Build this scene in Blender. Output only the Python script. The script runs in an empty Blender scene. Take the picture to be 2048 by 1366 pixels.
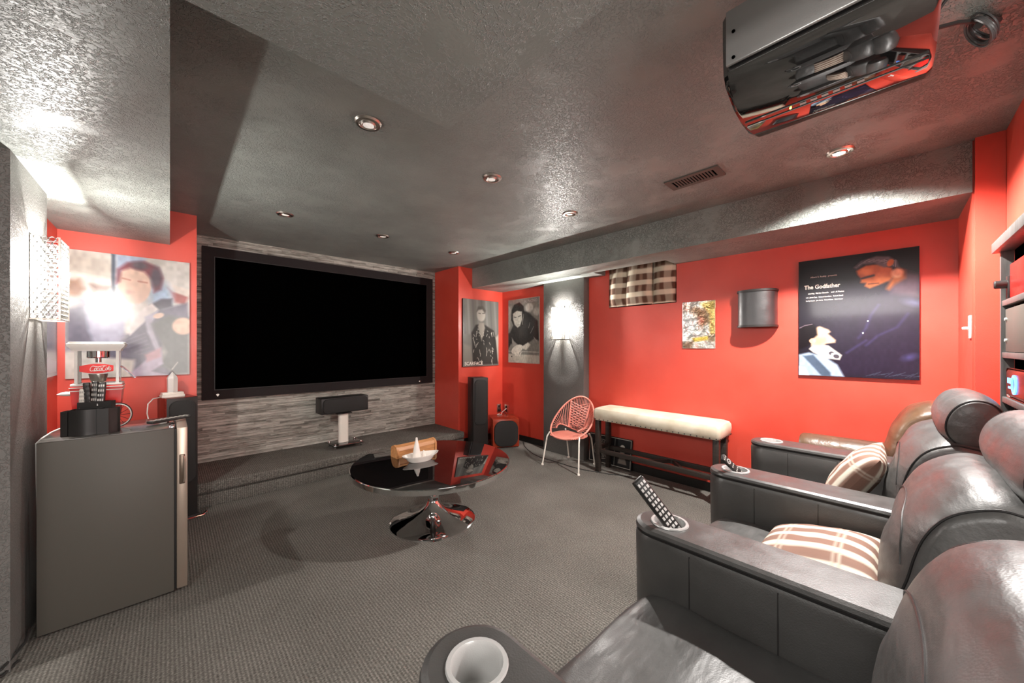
import bpy, bmesh, math, random
import numpy as np
from mathutils import Vector, Matrix, noise as mnoise
random.seed(7); rng = np.random.RandomState(7)
PI = math.pi
sc = bpy.context.scene
COL = sc.collection

# ------------------------------------------------------------------ camera, world, lights, exposure
YAW = 0.760587
cam_d = bpy.data.cameras.new('camera'); cam_d.sensor_width = 36.0; cam_d.lens = 718.8/2048*36
cam_d.shift_y = 9.8/2048; cam_d.clip_start = 0.02
cam = bpy.data.objects.new('camera', cam_d); COL.objects.link(cam)
cam.location = (0, 0, 1.25); cam.rotation_euler = (PI/2, 0, -YAW)
sc.camera = cam
w = bpy.data.worlds.new('world'); sc.world = w; w.use_nodes = True
w.node_tree.nodes['Background'].inputs[0].default_value = (0.8, 0.85, 1, 1)
w.node_tree.nodes['Background'].inputs[1].default_value = 0.05
sc.view_settings.view_transform = 'Standard'; sc.view_settings.look = 'None'
sc.view_settings.gamma = 1.0; sc.view_settings.use_curve_mapping = False
sc.view_settings.exposure = 1.08
WARM = (1.0, 0.955, 0.91)
def lamp(name, typ, loc, power, color=WARM, rot=(0, 0, 0), **kw):
    d = bpy.data.lights.new(name, typ); d.energy = power; d.color = color
    for k, v in kw.items(): setattr(d, k, v)
    o = bpy.data.objects.new(name, d); COL.objects.link(o); o.location = loc; o.rotation_euler = rot
    return o
# bulbs of the two wall sconces
lamp('sconce_bulb_light', 'POINT', (-0.383, 2.685, 1.60), 40, shadow_soft_size=0.013)
lamp('sconce_bulb_light', 'POINT', (3.218, 2.60, 1.55), 48, shadow_soft_size=0.013)
# lit recessed spot over the bench end
lamp('downlight_beam', 'SPOT', (2.52, 0.178, 2.235), 170, spot_size=2.5, spot_blend=0.7, shadow_soft_size=0.03)
# added fill lights, out of view behind the camera and left of it
lamp('fill_light', 'AREA', (0.55, -1.5, 2.2), 30, rot=(math.radians(25), 0, 0), shape='RECTANGLE', size=1.2, size_y=0.9)
lamp('fill_light', 'AREA', (-0.95, 0.3, 1.95), 20, rot=(0, math.radians(-35), 0), shape='RECTANGLE', size=0.7, size_y=1.2)
lamp('fill_light', 'AREA', (0.3, -2.0, 1.2), 40, rot=(math.radians(85), 0, 0), shape='RECTANGLE', size=1.8, size_y=1.6)

# ------------------------------------------------------------------ materials
def lin(c):
    return tuple(((x/255)/12.92 if x/255 <= 0.04045 else ((x/255+0.055)/1.055)**2.4) for x in c)
def mat(name, base, rough=0.5, metal=0.0, spec=0.5, coat=0.0, emit=None, estr=0, trans=0, ior=1.45, sheen=0):
    m = bpy.data.materials.new(name); m.use_nodes = True
    b = m.node_tree.nodes['Principled BSDF']; I = b.inputs
    I['Base Color'].default_value = (*base, 1); I['Roughness'].default_value = rough; I['Metallic'].default_value = metal
    I['Specular IOR Level'].default_value = spec; I['Coat Weight'].default_value = coat; I['Coat Roughness'].default_value = 0.08
    I['Transmission Weight'].default_value = trans; I['IOR'].default_value = ior; I['Sheen Weight'].default_value = sheen
    if emit: I['Emission Color'].default_value = (*emit, 1); I['Emission Strength'].default_value = estr
    return m
def nd(m, t, **kw):
    n = m.node_tree.nodes.new(t)
    for k, v in kw.items():
        if k in n.inputs: n.inputs[k].default_value = v
        else: setattr(n, k, v)
    return n
def lk(m, a, b): m.node_tree.links.new(a, b)
def bsdf(m): return m.node_tree.nodes['Principled BSDF']
def coords(m, scale=(1, 1, 1), world=True):
    if world:
        g = nd(m, 'ShaderNodeNewGeometry'); out = g.outputs['Position']
    else:
        g = nd(m, 'ShaderNodeTexCoord'); out = g.outputs['Object']
    mp = nd(m, 'ShaderNodeMapping'); mp.inputs['Scale'].default_value = scale
    lk(m, out, mp.inputs['Vector']); return mp.outputs[0]
def noise_tex(m, vec, scale, detail=3, rough=0.55):
    n = nd(m, 'ShaderNodeTexNoise'); n.inputs['Scale'].default_value = scale; n.inputs['Detail'].default_value = detail
    n.inputs['Roughness'].default_value = rough; lk(m, vec, n.inputs['Vector']); return n.outputs['Fac']
def ramp(m, fac, stops):
    r = nd(m, 'ShaderNodeValToRGB'); e = r.color_ramp.elements
    while len(e) < len(stops): e.new(0.5)
    for k, (p, c) in zip(e, stops):
        k.position = p; k.color = (*c, 1) if len(c) == 3 else c
    lk(m, fac, r.inputs[0]); return r.outputs[0]
def mth(m, op, a, b=None):
    n = nd(m, 'ShaderNodeMath', operation=op)
    for i, x in enumerate((a, b)):
        if x is None: continue
        if isinstance(x, (int, float)): n.inputs[i].default_value = x
        else: lk(m, x, n.inputs[i])
    return n.outputs[0]
def bump(m, h, dist=0.01, strength=1.0, chain=None):
    n = nd(m, 'ShaderNodeBump'); n.inputs['Distance'].default_value = dist; n.inputs['Strength'].default_value = strength
    lk(m, h, n.inputs['Height'])
    if chain: lk(m, chain, n.inputs['Normal'])
    lk(m, n.outputs[0], bsdf(m).inputs['Normal']); return n.outputs[0]
def g(v): return (v, v, v)

def stucco(name, col, rough=0.42, amt=0.0045, dens=0.45):
    m = mat(name, col, rough)
    v = coords(m)
    ridge = noise_tex(m, v, 72, 3, 0.6)
    r1 = ramp(m, ridge, [(0.47, g(0)), (0.54, g(1)), (0.60, g(0.6))])
    mask = ramp(m, noise_tex(m, v, 5, 3), [(dens-0.08, g(0.03)), (dens+0.06, g(1))])
    h = mth(m, 'MULTIPLY', r1, mask)
    h2 = mth(m, 'ADD', h, mth(m, 'MULTIPLY', noise_tex(m, v, 120, 2), 0.2))
    bump(m, h2, amt, 0.9)
    c = ramp(m, noise_tex(m, v, 2.2, 3), [(0.3, tuple(x*0.85 for x in col)), (0.7, tuple(x*1.15 for x in col))])
    lk(m, c, bsdf(m).inputs['Base Color'])
    return m
CEIL = stucco('charcoal_knockdown_paint', (0.232, 0.252, 0.230), 0.42)
COLM = stucco('charcoal_trowelled_paint', (0.15, 0.147, 0.137), 0.5, 0.0018, 0.3)
def redpaint():
    m = mat('red_wall_paint', (0.64, 0.040, 0.022), 0.36)
    v = coords(m)
    c = ramp(m, noise_tex(m, v, 3.0, 4), [(0.3, (0.62, 0.056, 0.032)), (0.7, (0.68, 0.072, 0.042))])
    lk(m, c, bsdf(m).inputs['Base Color'])
    r = ramp(m, noise_tex(m, v, 4, 3), [(0.3, g(0.36)), (0.7, g(0.5))]); lk(m, r, bsdf(m).inputs['Roughness']); bsdf(m).inputs['Specular IOR Level'].default_value = 0.9
    bump(m, noise_tex(m, v, 260, 2), 0.0006, 0.5); return m
RED = redpaint()
def carpet():
    m = mat('ribbed_charcoal_carpet', (0.1, 0.09, 0.08), 0.95, spec=0.15)
    v = coords(m)
    wv = nd(m, 'ShaderNodeTexWave', wave_type='BANDS', bands_direction='X'); wv.inputs['Scale'].default_value = 24
    wv.inputs['Distortion'].default_value = 1.2; wv.inputs['Detail'].default_value = 2; wv.inputs['Detail Scale'].default_value = 6
    lk(m, v, wv.inputs['Vector'])
    v2 = coords(m, (60, 110, 90)); loop = noise_tex(m, v2, 1.6, 1)
    mix = mth(m, 'ADD', mth(m, 'MULTIPLY', wv.outputs['Fac'], 0.20), mth(m, 'MULTIPLY', loop, 0.8))
    mix = mth(m, 'ADD', mix, mth(m, 'MULTIPLY', noise_tex(m, v, 1.6, 3), 0.35))
    c = ramp(m, mix, [(0.38, (0.058, 0.054, 0.046)), (0.70, (0.142, 0.133, 0.118)), (1.0, (0.28, 0.262, 0.236))])
    lk(m, c, bsdf(m).inputs['Base Color']); bump(m, mix, 0.006, 0.8); return m
CARPET = carpet()
def stone():
    m = mat('grey_ledger_stone', (0.3, 0.28, 0.25), 0.8)
    v = coords(m, (1, 1, 6)); v3 = coords(m, (3, 3, 60))
    oi = nd(m, 'ShaderNodeNewGeometry')
    f = mth(m, 'ADD', mth(m, 'MULTIPLY', noise_tex(m, v, 9, 4, 0.7), 0.6), mth(m, 'MULTIPLY', noise_tex(m, v3, 3, 3, 0.7), 0.5))
    f = mth(m, 'ADD', f, mth(m, 'MULTIPLY', oi.outputs['Random Per Island'], 0.22))
    c = ramp(m, f, [(0.42, (0.085, 0.078, 0.066)), (0.60, (0.28, 0.265, 0.23)), (0.82, (0.55, 0.53, 0.475))])
    lk(m, c, bsdf(m).inputs['Base Color']); bump(m, f, 0.004, 0.8); return m
STONE = stone()
def leather(name, c1, c2, rough=0.33, wr=1.0):
    m = mat(name, c1, rough, spec=1.0)
    v = coords(m, world=False)
    vo = nd(m, 'ShaderNodeTexVoronoi'); vo.inputs['Scale'].default_value = 260; lk(m, v, vo.inputs['Vector'])
    vs = coords(m, (2.2, 7.0, 7.0), world=False)
    b1 = bump(m, noise_tex(m, vs, 2.0, 3, 0.45), 0.010*wr, 0.8)
    n2 = nd(m, 'ShaderNodeBump'); n2.inputs['Distance'].default_value = 0.0012; n2.inputs['Strength'].default_value = 0.15
    lk(m, vo.outputs['Distance'], n2.inputs['Height']); lk(m, b1, n2.inputs['Normal']); lk(m, n2.outputs[0], bsdf(m).inputs['Normal'])
    c = ramp(m, noise_tex(m, v, 5, 4), [(0.3, c1), (0.7, c2)]); lk(m, c, bsdf(m).inputs['Base Color'])
    r = ramp(m, noise_tex(m, v, 14, 3), [(0.3, g(rough-0.06)), (0.7, g(rough+0.10))]); lk(m, r, bsdf(m).inputs['Roughness'])
    return m
LEATHER = leather('black_leather', (0.055, 0.054, 0.052), (0.082, 0.081, 0.078), 0.42)
LEATHER2 = leather('black_leather_smooth', (0.046, 0.044, 0.042), (0.062, 0.060, 0.057), 0.38, 0.15)
BROWNL = leather('brown_leather', (0.06, 0.030, 0.015), (0.14, 0.08, 0.042), 0.36)
def wood(name, c1, c2, rough=0.35, scale=(2, 2, 30), sc_=3):
    m = mat(name, c1, rough); v = coords(m, scale, False)
    f = noise_tex(m, v, sc_, 4, 0.6)
    lk(m, ramp(m, f, [(0.3, c1), (0.7, c2)]), bsdf(m).inputs['Base Color']); bump(m, f, 0.001, 0.3); return m
DARKWOOD = wood('espresso_wood', (0.018, 0.013, 0.010), (0.04, 0.03, 0.025), 0.4)
CHERRY = wood('cherry_veneer', (0.26, 0.028, 0.012), (0.36, 0.05, 0.02), 0.2)
MAHOG = wood('mahogany_veneer', (0.10, 0.014, 0.010), (0.16, 0.022, 0.014), 0.25)
TAN = wood('tan_wood', (0.40, 0.17, 0.06), (0.60, 0.30, 0.12), 0.4, (3, 20, 20))
def fine(name, col, rough, sc_=400, dist=0.0005, **kw):
    m = mat(name, col, rough, **kw); bump(m, noise_tex(m, coords(m, world=False), sc_, 2), dist, 0.5); return m
GRILLE = fine('black_speaker_cloth', (0.022, 0.021, 0.020), 0.85, 900, 0.001)
BLACKB = fine('black_ash_cabinet', (0.02, 0.018, 0.017), 0.45)
BLACKP = fine('black_plastic', (0.02, 0.019, 0.018), 0.4)
FRIDGE = fine('dark_bronze_metal', (0.092, 0.086, 0.073), 0.50, 8, 0.0003, metal=0.1)
DOORM = fine('champagne_steel', (0.46, 0.38, 0.31), 0.34, 60, 0.0003, metal=0.7)
CHROME = fine('chrome', (0.75, 0.75, 0.75), 0.05, 5, 0.0001, metal=1.0)
STEEL = fine('brushed_nickel', (0.62, 0.58, 0.52), 0.28, 200, 0.0003, metal=1.0)
GLOSSB = fine('black_mirror_glass', (0.006, 0.005, 0.005), 0.015, 3, 0.00001, spec=1.0, ior=2.1)
SCREEN = fine('black_screen', (0.0005, 0.0005, 0.0005), 0.9, spec=0.0)
FRAME = fine('black_velvet_frame', (0.018, 0.014, 0.014), 0.8, 120, 0.001, spec=0.3)
WHITE = fine('white_plastic', (0.75, 0.74, 0.70), 0.35)
WHITEM = fine('white_enamel', (0.80, 0.76, 0.68), 0.3)
OFFW = fine('offwhite_paint', (0.70, 0.67, 0.60), 0.4)
CERAM = fine('white_ceramic', (0.85, 0.80, 0.74), 0.12, coat=0.5)
def beige():
    m = mat('beige_leatherette', (0.70, 0.63, 0.49), 0.42)
    v = coords(m, world=False); f = noise_tex(m, v, 7, 5)
    lk(m, ramp(m, f, [(0.3, (0.60, 0.52, 0.38)), (0.6, (0.76, 0.70, 0.56))]), bsdf(m).inputs['Base Color'])
    bump(m, noise_tex(m, v, 9, 2), 0.004, 0.5); return m
BEIGE = beige()
PINK = fine('salmon_cord', (0.86, 0.30, 0.23), 0.45)
REDP = fine('red_enamel', (0.62, 0.02, 0.015), 0.25)
REDL = fine('red_sign', (0.72, 0.02, 0.015), 0.4)
GRIL = fine('pierced_metal', (0.22, 0.215, 0.20), 0.4, 50, 0.0002, metal=0.3)
BULB = mat('lit_bulb', (1, 1, 1), 0.5, emit=(1, 0.95, 0.88), estr=30)
LENSOFF = mat('spot_lens_glow', (0.75, 0.68, 0.62), 0.2, emit=(1, 0.93, 0.86), estr=0.25); bump(LENSOFF, noise_tex(LENSOFF, coords(LENSOFF), 90, 1), 0.004)  # lens of the unlit spots, its faint brightness put in as emission
GLASS = mat('clear_acrylic', (0.93, 0.95, 0.95), 0.03, trans=1.0, ior=1.12)
CRYST = mat('frosted_crystal', (0.9, 0.9, 0.86), 0.25, trans=0.25)
LETW = mat('white_print', (0.80, 0.76, 0.68), 0.4)
LETG = mat('grey_print', (0.42, 0.40, 0.37), 0.4)
LEDY = mat('amber_led', (0.3, 0.3, 0), 0.4, emit=(1, 0.8, 0.1), estr=5)
LEDB = mat('blue_display', (0.02, 0.1, 0.5), 0.3, emit=(0.12, 0.4, 1), estr=1.6)
SEAM = fine('dark_piping', (0.010, 0.009, 0.009), 0.5)
THREAD = fine('grey_seam', (0.025, 0.023, 0.022), 0.45)
BASEB = fine('black_baseboard', (0.012, 0.011, 0.010), 0.4)
PROJ = fine('piano_black', (0.010, 0.010, 0.010), 0.03, 3, 0.00002, spec=1.0, ior=1.9)
PROJ2 = fine('graphite_shell', (0.34, 0.34, 0.33), 0.25, 300, 0.0002, metal=0.5)
def vcol(name, rough, coat=0.0, metal=0.0):
    m = mat(name, (1, 1, 1), rough, metal, coat=coat)
    a = nd(m, 'ShaderNodeVertexColor'); a.layer_name = 'Col'; lk(m, a.outputs[0], bsdf(m).inputs['Base Color']); return m
PRINT = vcol('printed_poster', 0.22, 0.35)
PRINTM = vcol('printed_matte', 0.45)
FOIL = vcol('foil_poster', 0.22, 0, 0.75); bump(FOIL, noise_tex(FOIL, coords(FOIL), 16, 4), 0.012, 1.0)
FABRIC = vcol('woven_stripe_fabric', 0.85); bump(FABRIC, noise_tex(FABRIC, coords(FABRIC), 500, 2), 0.001, 0.6)

# ------------------------------------------------------------------ mesh helpers
class MB:
    def __init__(s): s.v = []; s.f = []; s.c = None
    def add(s, vs, fs):
        o = len(s.v); s.v += [tuple(v) for v in vs]; s.f += [tuple(i+o for i in f) for f in fs]; return s
    def box(s, a, b, bev=0.0, seg=2):
        a, b = [min(p, q) for p, q in zip(a, b)], [max(p, q) for p, q in zip(a, b)]
        if bev > 0:
            bm = bmesh.new(); bmesh.ops.create_cube(bm, size=1)
            for v in bm.verts: v.co = Vector([(a[i]+b[i])/2 + v.co[i]*(b[i]-a[i]) for i in range(3)])
            bmesh.ops.bevel(bm, geom=bm.edges[:], offset=bev, segments=seg, affect='EDGES', profile=0.5)
            bm.verts.index_update(); r = s.add([v.co for v in bm.verts], [[v.index for v in f.verts] for f in bm.faces]); bm.free(); return r
        x0, y0, z0 = a; x1, y1, z1 = b
        return s.add([(x0,y0,z0),(x1,y0,z0),(x1,y1,z0),(x0,y1,z0),(x0,y0,z1),(x1,y0,z1),(x1,y1,z1),(x0,y1,z1)],
                     [(0,3,2,1),(4,5,6,7),(0,1,5,4),(1,2,6,5),(2,3,7,6),(3,0,4,7)])
    def lathe(s, prof, c=(0,0,0), n=32, axis='z', cap=True):
        rings = []
        for r, h in prof:
            ring = []
            for k in range(n):
                a = 2*PI*k/n; p = (r*math.cos(a), r*math.sin(a), h)
                if axis == 'x': p = (p[2], p[0], p[1])
                if axis == 'y': p = (p[1], p[2], p[0])
                ring.append((p[0]+c[0], p[1]+c[1], p[2]+c[2]))
            rings.append(ring)
        return s.loft(rings, cap)
    def loft(s, rings, cap=True, closed=True):
        n = len(rings[0]); vs = [p for r in rings for p in r]; fs = []
        for i in range(len(rings)-1):
            for k in range(n if closed else n-1):
                k2 = (k+1) % n; fs.append((i*n+k, i*n+k2, (i+1)*n+k2, (i+1)*n+k))
        if cap: fs.append(tuple(range(n-1, -1, -1))); fs.append(tuple((len(rings)-1)*n+k for k in range(n)))
        return s.add(vs, fs)
    def tube(s, pts, r=0.005, n=8, closed=False, cap=True):
        P = [Vector(p) for p in pts]; m = len(P); rings = []
        T0 = (P[1]-P[0]).normalized(); up = Vector((0,0,1)) if abs(T0.z) < 0.9 else Vector((1,0,0))
        N = (up - T0*up.dot(T0)).normalized()
        for i in range(m):
            a = P[(i-1) % m] if (closed or i > 0) else P[i]; b = P[(i+1) % m] if (closed or i < m-1) else P[i]
            T = (b-a).normalized() if (b-a).length > 1e-9 else T0
            N = (N - T*N.dot(T)); N = N.normalized() if N.length > 1e-6 else Vector((1,0,0)); B = T.cross(N)
            rr = r[i] if isinstance(r, (list, tuple)) else r
            rings.append([tuple(P[i] + N*math.cos(2*PI*k/n)*rr + B*math.sin(2*PI*k/n)*rr) for k in range(n)])
        if closed: rings.append(rings[0]); return s.loft(rings, False)
        return s.loft(rings, cap)
    def prism(s, poly, z0, z1, axis='z'):
        n = len(poly)
        def P(a, b, h): return {'z': (a, b, h), 'y': (a, h, b), 'x': (h, a, b)}[axis]
        return s.add([P(a, b, z0) for a, b in poly] + [P(a, b, z1) for a, b in poly],
                     [tuple(range(n-1, -1, -1)), tuple(range(n, 2*n))] + [(i, (i+1) % n, n+(i+1) % n, n+i) for i in range(n)])
    def ball(s, c, r, n=10, sq=(1,1,1)):
        m = n//2+1
        rings = [[(c[0]+sq[0]*r*math.sin(PI*i/m)*math.cos(2*PI*k/n), c[1]+sq[1]*r*math.sin(PI*i/m)*math.sin(2*PI*k/n), c[2]+sq[2]*r*math.cos(PI*i/m)) for k in range(n)] for i in range(1, m)]
        return s.loft(rings, True)
    def T(s, M):
        if not isinstance(M, Matrix): M = Matrix.Translation(M)
        s.v = [tuple(M @ Vector(p)) for p in s.v]; return s
    def join(s, o): s.add(o.v, o.f); return s
    def mesh(s, name, m, smooth=0.6):
        me = bpy.data.meshes.new(name); me.from_pydata(s.v, [], s.f)
        bm = bmesh.new(); bm.from_mesh(me); bmesh.ops.recalc_face_normals(bm, faces=bm.faces); bm.to_mesh(me); bm.free()
        if smooth: me.shade_smooth(); me.set_sharp_from_angle(angle=smooth)
        me.materials.append(m); return me
    def build(s, name, m, parent=None, loc=(0,0,0), rz=0, smooth=0.6):
        return link(name, s.mesh(name, m, smooth), parent, loc, rz)
def link(name, me, parent=None, loc=(0,0,0), rz=0):
    o = bpy.data.objects.new(name, me); COL.objects.link(o); o.parent = parent; o.location = loc; o.rotation_euler = (0, 0, rz); return o
def tag(o, label=None, cat=None, group=None, kind=None):
    for k, v in (('label', label), ('category', cat), ('group', group), ('kind', kind)):
        if v: o[k] = v
    return o
def thing(name, label, cat, loc=(0,0,0), rz=0, group=None, kind=None):
    o = bpy.data.objects.new(name, None); COL.objects.link(o); o.empty_display_size = 0.05
    o.location = loc; o.rotation_euler = (0, 0, rz); return tag(o, label, cat, group, kind)
def struct(name, mb, m, smooth=0.6, label=None):
    return tag(mb.build(name, m, None, smooth=smooth), label, None, None, 'structure')
def children(o): return [c for c in bpy.data.objects if c.parent == o]
def copy_tree(o, loc, rz, label=None, parent=None):
    kids = children(o)
    c = o.copy(); COL.objects.link(c); c.parent = parent
    if parent is None: c.location = loc; c.rotation_euler = (0, 0, rz)
    if label: c['label'] = label
    for k in kids: copy_tree(k, None, 0, None, c)
    return c
def text_mb(s, size, bold=0.0, shear=0.0, xs=1.0, ext=0.0006, align='LEFT'):
    cu = bpy.data.curves.new('letters', 'FONT'); cu.body = s; cu.size = size; cu.offset = bold*size; cu.shear = shear
    cu.extrude = ext; cu.align_x = align; cu.resolution_u = 3
    o = bpy.data.objects.new('letters', cu); COL.objects.link(o)
    dg = bpy.context.evaluated_depsgraph_get(); me = bpy.data.meshes.new_from_object(o.evaluated_get(dg))
    mb = MB(); mb.add([(v.co.x*xs, v.co.y, v.co.z) for v in me.vertices], [tuple(p.vertices) for p in me.polygons])
    bpy.data.objects.remove(o); bpy.data.curves.remove(cu); bpy.data.meshes.remove(me); return mb
def wallmat(side):
    # maps text plane (x right, y up, z towards viewer) on to a wall: 'Y' wall faces -Y, 'X' wall faces -X, 'L' wall faces +X
    if side == 'Y': return Matrix(((1,0,0,0),(0,0,-1,0),(0,1,0,0),(0,0,0,1)))
    if side == 'X': return Matrix(((0,0,-1,0),(-1,0,0,0),(0,1,0,0),(0,0,0,1)))
    if side == 'L': return Matrix(((0,0,1,0),(1,0,0,0),(0,1,0,0),(0,0,0,1)))
def rect_ring(poly): return poly

# ------------------------------------------------------------------ setting
C = 2.262; S = 2.008
struct('floor', MB().box((-1.7,-2.7,-0.1), (3.6,4.5,0)), CARPET)
struct('ceiling', MB().box((-1.7,-2.7,C), (3.6,4.5,C+0.1)), CEIL)
struct('ceiling_bulkhead_left', MB().box((-1.7,-2.7,S), (0.0,3.70,C)), CEIL)
struct('ceiling_bulkhead', MB().box((0.0,-2.7,S), (0.705,1.063,C)), CEIL)
so = MB().box((2.853,-0.28,S), (3.16,3.75,C)).box((3.16,-0.28,S), (3.40,1.36,C)).box((3.16,2.10,S), (3.40,3.75,C)).box((3.16,1.36,2.16), (3.40,2.10,C))
struct('ceiling_soffit', so, CEIL)
struct('wall_back', MB().box((0.15,4.34,0), (2.64,4.45,C)), FRAME)
struct('wall_back_left', MB().box((-0.62,3.70,0), (0.15,4.45,C)), RED)
struct('wall_back_right', MB().box((2.637,3.75,0), (3.50,4.45,C)), RED)
wr = MB().box((3.38,-0.28,0), (3.62,3.76,1.655)).box((3.38,-0.28,1.655), (3.62,1.354,C)).box((3.38,2.055,1.655), (3.62,3.76,C)).box((3.56,1.354,1.655), (3.62,2.055,C))
struct('wall_right', wr, RED)
struct('wall_right_pier', MB().box((2.862,-0.42,0), (3.62,-0.28,C)).box((2.83,-0.375,0), (2.865,-0.286,C)), RED)
struct('wall_near', MB().box((1.78,-0.50,0), (2.90,-0.376,C)), RED)
struct('wall_near_side', MB().box((1.68,-2.7,0), (1.78,-0.376,C)), RED)
struct('wall_near_back', MB().box((-1.7,-2.7,0), (1.7,-2.6,C)), RED)
struct('wall_left', MB().box((-1.7,-2.7,0), (-1.6,2.6,C)), COLM)
struct('wall_left_pier', MB().box((-1.6,2.33,0), (-0.445,2.90,S)), COLM)
struct('wall_left_alcove', MB().box((-0.66,2.90,0), (-0.527,3.72,S)), RED)
struct('wall_right_column', MB().box((3.28,2.308,0), (3.38,2.893,S), 0.004), COLM)
BB = MB()
struct('baseboard_right', MB().box((3.366,-0.27,0), (3.38,2.30,0.075)).box((3.366,2.90,0), (3.38,3.75,0.075)), BASEB)
struct('baseboard_back', MB().box((2.637,3.736,0), (3.38,3.75,0.075)), BASEB)
# stage platform, two carpeted tiers with a shadow gap
struct('stage_platform', MB().box((-0.0,3.66,0), (2.66,4.34,0.098), 0.004).box((0.02,3.68,0.09), (2.64,4.34,0.112)).box((-0.0,3.65,0.108), (2.66,4.34,0.19), 0.018, 4), CARPET)
# ledger stone cladding
ls = MB(); z = 0.19
while z < C-0.004:
    h = random.choice((0.012, 0.016, 0.02, 0.024)); h = min(h, C-z); x = 0.15 + random.uniform(-0.3, 0)
    while x < 2.637:
        L = random.uniform(0.12, 0.5); x0 = max(0.15, x); x1 = min(2.637, x+L)
        if x1 - x0 > 0.01: ls.box((x0, 4.31-random.uniform(0, 0.010), z+0.0008), (x1-0.001, 4.345, z+h-0.0008))
        x += L
    z += h
wb = bpy.data.objects['wall_back']
tag(ls.build('stone_strips', STONE, wb, smooth=0), kind='stuff')

# window recess with curtain
struct('window_1', MB().box((3.545,1.36,1.66), (3.56,2.05,1.68)).box((3.545,1.36,1.68), (3.56,1.38,2.14)).box((3.545,2.03,1.68), (3.56,2.05,2.14)).box((3.55,1.38,1.68), (3.556,2.03,2.14)), BASEB)
def curtain(y0, y1, seed, x0):
    nu, nv = 40, 44; vs = []; cols = []; r = random.Random(seed)
    ph = r.uniform(0, 6)
    for j in range(nv+1):
        v = j/nv
        for i in range(nu+1):
            u = i/nu; puff = (max(0, math.sin(PI*u))**0.55)*(0.5+0.5*math.sin(PI*min(1, v*1.02)))
            z = 1.662 + 0.40*v + 0.01*math.sin(PI*u)*(v > 0.9)
            x = x0 - 0.075*puff*(0.35+0.65*(1-0.4*v)) - 0.006*math.sin(9*u+ph+3*v)
            y = y0 + (y1-y0)*u
            if v < 0.4: y += 0.018*math.sin(ph)*(0.4-v)
            vs.append((x, y, z))
            hb = 0.5+0.5*math.tanh(14*(math.sin(2*PI*(z-1.62)/0.112)-0.25))
            yy = y+0.02*mnoise.noise(Vector((y*6, z*6, seed)))
            vb = 0.5+0.5*math.tanh(9*(math.sin(2*PI*(yy-1.38)/0.165)-0.35))
            vb2 = 0.5+0.5*math.tanh(12*(math.sin(2*PI*(yy-1.30)/0.165)-0.82))
            a = Vector(lin((92, 62, 46))); b = Vector(lin((232, 220, 196))); m_ = Vector(lin((170, 140, 118)))
            c = a.lerp(b, hb*0.78); c = c.lerp(b, vb*0.55*(0.6+0.4*hb)); c = c.lerp(m_, vb2*0.5*(1-hb))
            cols.append((*c, 1))
    fs = [(j*(nu+1)+i, j*(nu+1)+i+1, (j+1)*(nu+1)+i+1, (j+1)*(nu+1)+i) for j in range(nv) for i in range(nu)]
    return vs, fs, cols
def cmesh(name, vs, fs, cols, m, smooth=True):
    me = bpy.data.meshes.new(name); me.from_pydata(vs, [], fs); me.materials.append(m)
    ca = me.color_attributes.new('Col', 'FLOAT_COLOR', 'POINT'); ca.data.foreach_set('color', np.array(cols, dtype=np.float32).ravel())
    if smooth: me.shade_smooth()
    return me
cur = thing('plaid_curtain', 'brown and cream plaid curtain bunched into the small high window', 'curtain', (0,0,0))
for k, (a, b, x0) in enumerate(((1.362,1.585,3.40), (1.575,1.845,3.37), (1.835,2.05,3.39))):
    me = cmesh('curtain_panel', *curtain(a, b, k+1, x0), FABRIC)
    o = link('curtain_panel', me, cur); md = o.modifiers.new('thick', 'SOLIDIFY'); md.thickness = 0.004

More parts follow.
